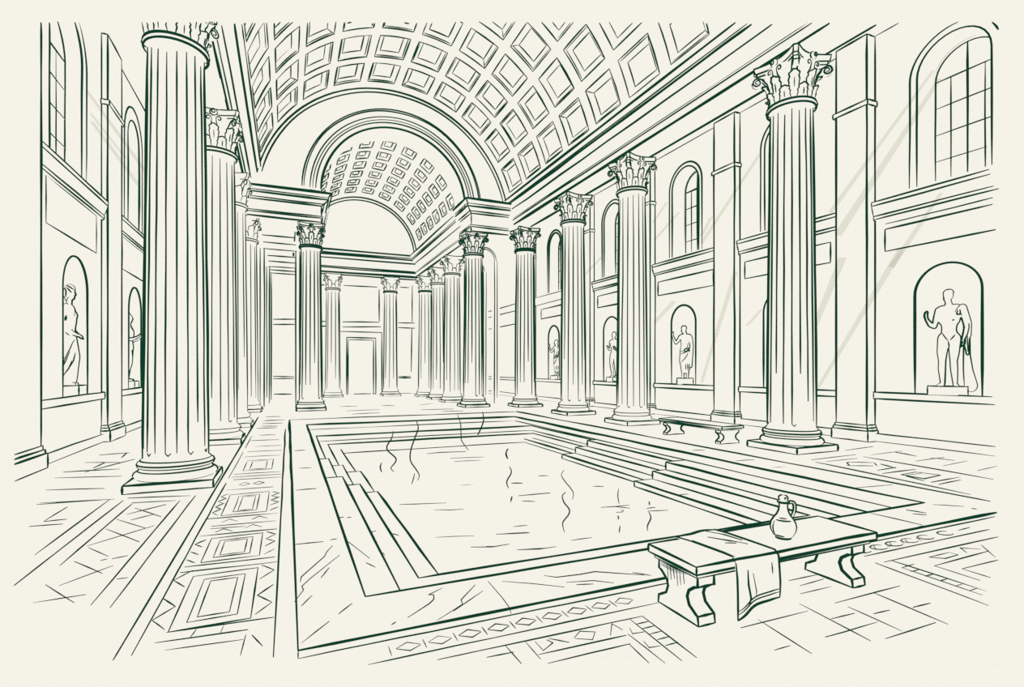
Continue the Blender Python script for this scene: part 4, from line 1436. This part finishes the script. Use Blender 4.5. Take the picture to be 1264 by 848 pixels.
        b.capsule((0, 0, 1.1), (0, -.01, 1.30), .12, .14, 14); b.capsule((-.13, 0, 1.42), (.13, 0, 1.42), .07, .07, 12); b.capsule((0, 0, 1.42), (0, -.02, 1.57), .06, .052, 12)
        for s_ in (-1, 1):
            b.capsule((s_ * .075, -.075, 1.29), (s_ * .075, -.07, 1.27), .085, .085, 10)
        head(b, (0, -.05, 1.70), 0.0)
        for s_ in (-1, 1):
            limb(b, [((s_ * .17, .02, 1.40), .062), ((s_ * .2, .06, 1.2), .052), ((s_ * .19, .06, 1.06), .046), ((s_ * .12, -.08, .98), .04), ((s_ * .03, -.2, .93), .03)])
            hand(b, (s_ * .025, -.205, .928), (-s_ * .5, -.8, -.2), (0, .2, -1))
            b.capsule((s_ * .07, .0, .04), (s_ * .08, -.17, .02), .045, .03, 10)
            limb(b, [((s_ * .08, 0, 1.1), .11), ((s_ * .08, -.01, .5), .07), ((s_ * .07, .0, .06), .042)])
        hr = MB()
        head_c = (0, -.05, 1.70)
        P = lambda x, y, z: V(head_c[0] + x, head_c[1] + y, head_c[2] + z)
        hr.capsule(P(0, .03, .06), P(0, .04, .03), .103, .108, 14); hr.capsule(P(0, -.055, .082), P(0, -.03, .09), .05, .06, 10)
        hr.capsule(P(0, .14, .0), P(0, .15, -.02), .055, .05, 10); hr.capsule(P(0, .10, -.05), P(0, .09, -.13), .05, .035, 10)
        dr.append(('hair', hr, 'hair'))
        c = MB()
        limb(c, [((0, 0, 1.36), .145), ((0, -.02, 1.2), .155), ((0, 0, 1.05), .14), ((0, .02, .92), .18), ((0, .0, .7), .19), ((0, .0, .4), .185), ((0, .02, .14), .2)])
        c.capsule((.03, -.05, .85), (.04, -.12, .52), .12, .12, 12); c.capsule((.04, -.12, .52), (.03, -.03, .14), .115, .15, 12)
        c.capsule((0, .1, .9), (0, .12, .1), .11, .14, 12); c.capsule((.12, 0, .8), (.14, .02, .1), .11, .12, 12); c.capsule((-.12, 0, .8), (-.14, .02, .1), .11, .12, 12)
        for s_ in (-1, 1):
            c.capsule((s_ * .075, -.08, 1.29), (s_ * .075, -.07, 1.25), .09, .09, 10)
        # folds run along the side that the hall sees
        dr.append(('robe', c, 'side'))
        folds = []
    elif kind == 'youth':
        b.capsule((0, 0, .93), (.0, .0, 1.08), .15, .125, 14); b.capsule((0, 0, 1.1), (.0, -.005, 1.32), .125, .16, 14)
        for s_ in (-1, 1):
            b.capsule((s_ * .08, -.01, 1.40), (s_ * .09, .0, 1.30), .115, .11, 12); b.capsule((s_ * .08, -.085, 1.38), (s_ * .075, -.08, 1.34), .06, .06, 10)
            b.capsule((s_ * .08, .07, .95), (s_ * .08, .07, .9), .11, .1, 10)
        b.capsule((-.14, 0, 1.49), (.14, .0, 1.49), .075, .075, 12); b.capsule((.0, .0, 1.48), (0, -.02, 1.62), .068, .058, 12)
        head(b, (0, -.03, 1.735), 0.0, 'curls')
        limb(b, [((-.10, 0, .92), .115), ((-.11, -.06, .66), .09), ((-.11, -.08, .49), .064), ((-.11, -.02, .34), .066), ((-.11, .04, .075), .042)])
        limb(b, [((.10, 0, .92), .118), ((.10, -.01, .66), .092), ((.10, -.01, .49), .064), ((.10, .03, .34), .066), ((.10, .05, .075), .043)])
        for x, y in ((-.11, .02), (.1, .04)):
            b.capsule((x, y + .03, .035), (x, y - .16, .022), .04, .03, 10)
        limb(b, [((-.2, 0, 1.47), .066), ((-.24, .03, 1.32), .056), ((-.24, .02, 1.17), .045), ((-.2, -.14, 1.14), .042), ((-.16, -.27, 1.2), .03)])
        hand(b, (-.155, -.28, 1.205), (.1, -.8, .5), (.3, .3, 1))
        limb(b, [((.2, 0, 1.47), .066), ((.25, .04, 1.32), .056), ((.25, .05, 1.17), .045), ((.24, -.08, 1.12), .042), ((.2, -.22, 1.16), .03)])
        hand(b, (.2, -.23, 1.165), (0, -.8, .5), (-.3, .3, 1))
    vs, fs, ns = melt(b, M, .0145)
    m = MB()
    m.add(vs, fs)
    bvh = BVHTree.FromPolygons(vs, fs)
    for ch in contours(vs, fs, ns, .07 * scale):
        m.ink(ch, w, wob=.1, seg=1)
    R3 = M.to_3x3()
    def trace(bv, mm, q, ww):
        P = []
        for a, c_ in zip(q[:-1], q[1:]):
            for t in range(5):
                P.append((a[0] + (c_[0] - a[0]) * t / 5, a[1] + (c_[1] - a[1]) * t / 5))
        P.append(q[-1])
        out = []
        for u, z in P:
            h = bv.ray_cast(M @ V(u, -1, z), (R3 @ V(0, 1, 0)).normalized())
            if h[0] is not None:
                out.append(h[0])
        if len(out) > 2:
            mm.ink(out, ww, wob=.1)
    if marks:
        for q in folds:
            trace(bvh, m, q, w * .75)
    m.build('figure', r)
    for nm, c, fo in dr:
        vs, fs, ns = melt(c, M, .02)
        m = MB()
        m.add(vs, fs)
        bv = BVHTree.FromPolygons(vs, fs)
        for ch in contours(vs, fs, ns, .12 * scale):
            m.ink(ch, w, wob=.1, seg=1)
        if fo == 'hair':
            fo = []
            for q in ([(.02, 1.83), (-.06, 1.80), (-.13, 1.76)], [(.08, 1.80), (.02, 1.72), (.06, 1.62)], [(.0, 1.79), (-.06, 1.73), (-.09, 1.70)]):
                out = [h[0] for h in (bv.ray_cast(M @ V(-1, u, z), (R3 @ V(1, 0, 0)).normalized()) for u, z in curve(q)) if h[0] is not None]
                if len(out) > 2:
                    m.ink(out, w * .75, wob=.1)
        if fo == 'side':
            for q in [[(-.02, 1.34), (.0, 1.2), (.02, 1.08), (-.04, 1.0)], [(.06, 1.02), (-.02, .95), (-.1, .9)], [(-.16, .84), (-.1, .66), (-.02, .48), (.03, .34)], [(-.18, .6), (-.15, .45), (-.08, .3)], [(-.1, .62), (-.04, .45), (.06, .28), (.13, .12)], [(-.13, .45), (-.08, .3), (.02, .16)], [(-.02, 1.28), (.05, 1.2), (.1, 1.12)], [(-.04, 1.24), (.02, 1.18), (.06, 1.12)], [(.0, .52), (.06, .42)], [(.12, .9), (.2, .905)]]:
                P, out = [], []
                for a, c_ in zip(q[:-1], q[1:]):
                    P += [(a[0] + (c_[0] - a[0]) * t / 5, a[1] + (c_[1] - a[1]) * t / 5) for t in range(5)]
                for u, z in P:
                    h = bv.ray_cast(M @ V(-1, u, z), (R3 @ V(1, 0, 0)).normalized())
                    if h[0] is None:
                        continue
                    out.append(h[0])
                if len(out) > 2:
                    m.ink(out, w * .7, wob=.1)
        else:
            for q in fo:
                trace(bv, m, q, w * .75)
        m.build(nm, r)
    return r

statue((13.42, 6.77, SILL), (-13.36, -6.86), 1.14, 'nude male statue with a cloak over one arm, in the large niche on the right', 'hermes', 1.5, (.68, .4, .19, -.03), squash=(.78, .85))
statue((13.5, 15.2, SILL), (-13.42, -15.24), 1.08, 'draped statue with one raised arm, in the niche above the far bench', 'toga', 1.15, (.58, .42, .22, 0), squash=(.82, .85))
statue((13.5, 19.75, SILL), (-1, -.35), 1.08, 'statue half hidden by the second right column, in the niche left of it', 'youth', 1.05, (.5, .5, .2), squash=(.85, .8))
statue((13.5, 25.2, SILL), (-1, -.5), 1.08, 'statue half hidden by the third right column, in the farthest niche', 'toga', .95, (.5, .5, .2), squash=(.85, .8))
statue((-4.43, 14.42, SILL), (1, .02), 1.2, 'draped female statue with gathered hair and joined hands, in the left wall niche', 'matron', 1.5, (.5, .5, .21), squash=(1, .62))
statue((-4.45, 19.15, SILL), (1, .05), 1.1, 'nude youth statue with arm held forward, in the narrow niche beside the largest column', 'youth', 1.2, (.45, .45, .2), squash=(1, .8))

# ------------------------------------------------------------------ steam over the water
m = MB()
zst = lambda x, y: (340 + x / 2.735, 490 + y / 2.735)
z3_ = lambda x, y: (600 + x / 3.687, 490 + y / 3.687)
WISPS = [(zst, [(398, 115), (392, 140), (377, 165), (380, 182), (405, 205), (405, 220), (390, 240), (400, 252)]), (zst, [(475, 80), (482, 105), (470, 140), (457, 180), (456, 215), (475, 245), (486, 265), (480, 282)]),
         (zst, [(470, 258), (466, 275), (460, 295)]), (zst, [(358, 222), (354, 238), (359, 254)]), (zst, [(615, 60), (625, 90), (627, 130), (630, 150), (652, 180)]), (zst, [(700, 50), (703, 80), (692, 110), (681, 135), (682, 157)]),
         (zst, [(786, 175), (778, 190), (782, 208)]), (zst, [(790, 235), (797, 255), (782, 285), (787, 308)]), (zst, [(800, 337), (794, 355)]),
         (z3_, [(355, 333), (343, 355), (360, 385), (385, 415), (398, 440), (393, 466)]), (z3_, [(362, 433), (347, 450), (355, 480), (378, 510), (376, 535), (350, 570), (352, 600), (358, 615)]),
         (z3_, [(603, 417), (600, 450), (606, 487)]), (z3_, [(598, 540), (604, 550), (598, 557)]), (z3_, [(610, 585), (606, 618)]), (z3_, [(742, 475), (744, 492)]), (z3_, [(740, 522), (750, 550), (735, 585), (735, 608)]),
         (z3_, [(97, 235), (92, 255), (100, 283)]), (z3_, [(118, 452), (112, 476)])]
for f, q in WISPS:
    P2 = [f(*p) for p in curve(q)]
    yb = on_z(P2[-1][0], max(p[1] for p in P2), WZ).y
    m.ink([on_y(p[0], p[1], yb) for p in P2], 1.1, wob=.2)
o = m.build('steam', None, M_INK)
tag(o, 'thin curling wisps of steam rising from the pool water', 'steam', None, 'stuff')

# ------------------------------------------------------------------ slanting light beams, imitated by thin see-through tinted slabs
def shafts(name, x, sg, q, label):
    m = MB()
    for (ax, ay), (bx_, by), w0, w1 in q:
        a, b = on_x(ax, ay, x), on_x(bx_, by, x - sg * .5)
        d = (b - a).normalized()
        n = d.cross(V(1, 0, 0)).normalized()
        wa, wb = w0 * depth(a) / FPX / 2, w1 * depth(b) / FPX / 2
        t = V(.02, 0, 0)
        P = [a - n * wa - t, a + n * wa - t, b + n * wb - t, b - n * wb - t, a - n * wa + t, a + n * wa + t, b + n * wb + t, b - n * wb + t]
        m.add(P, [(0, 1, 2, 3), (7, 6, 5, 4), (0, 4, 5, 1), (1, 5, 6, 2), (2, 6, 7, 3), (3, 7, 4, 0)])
    o = m.build(name, None, M_SHAFT_TINT)
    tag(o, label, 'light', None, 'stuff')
shafts('light_shafts', 13.0, 1, [((1152, 87), (1025, 262), 2, 5), ((1160, 97), (1034, 290), 4, 9), ((1040, 318), (1006, 402), 9, 6), ((1112, 308), (1010, 478), 7, 3), ((1162, 238), (1100, 330), 3, 6),
                                 ((938, 190), (866, 300), 3, 4), ((908, 335), (866, 472), 6, 3), ((940, 382), (922, 402), 3, 3), ((823, 250), (806, 275), 3, 3), ((838, 262), (808, 296), 2, 3), ((878, 268), (866, 291), 5, 5), ((832, 372), (808, 398), 6, 4),
                                 ((742, 318), (700, 362), 3, 2)], 'tinted strips standing for slanting shafts of light in front of the right wall')
shafts('light_shafts', -3.7, -1, [((108, 113), (185, 219), 2, 5), ((114, 151), (170, 227), 3, 5), ((112, 140), (155, 195), 2, 2)], 'tinted strips standing for slanting shafts of light in front of the left wall')
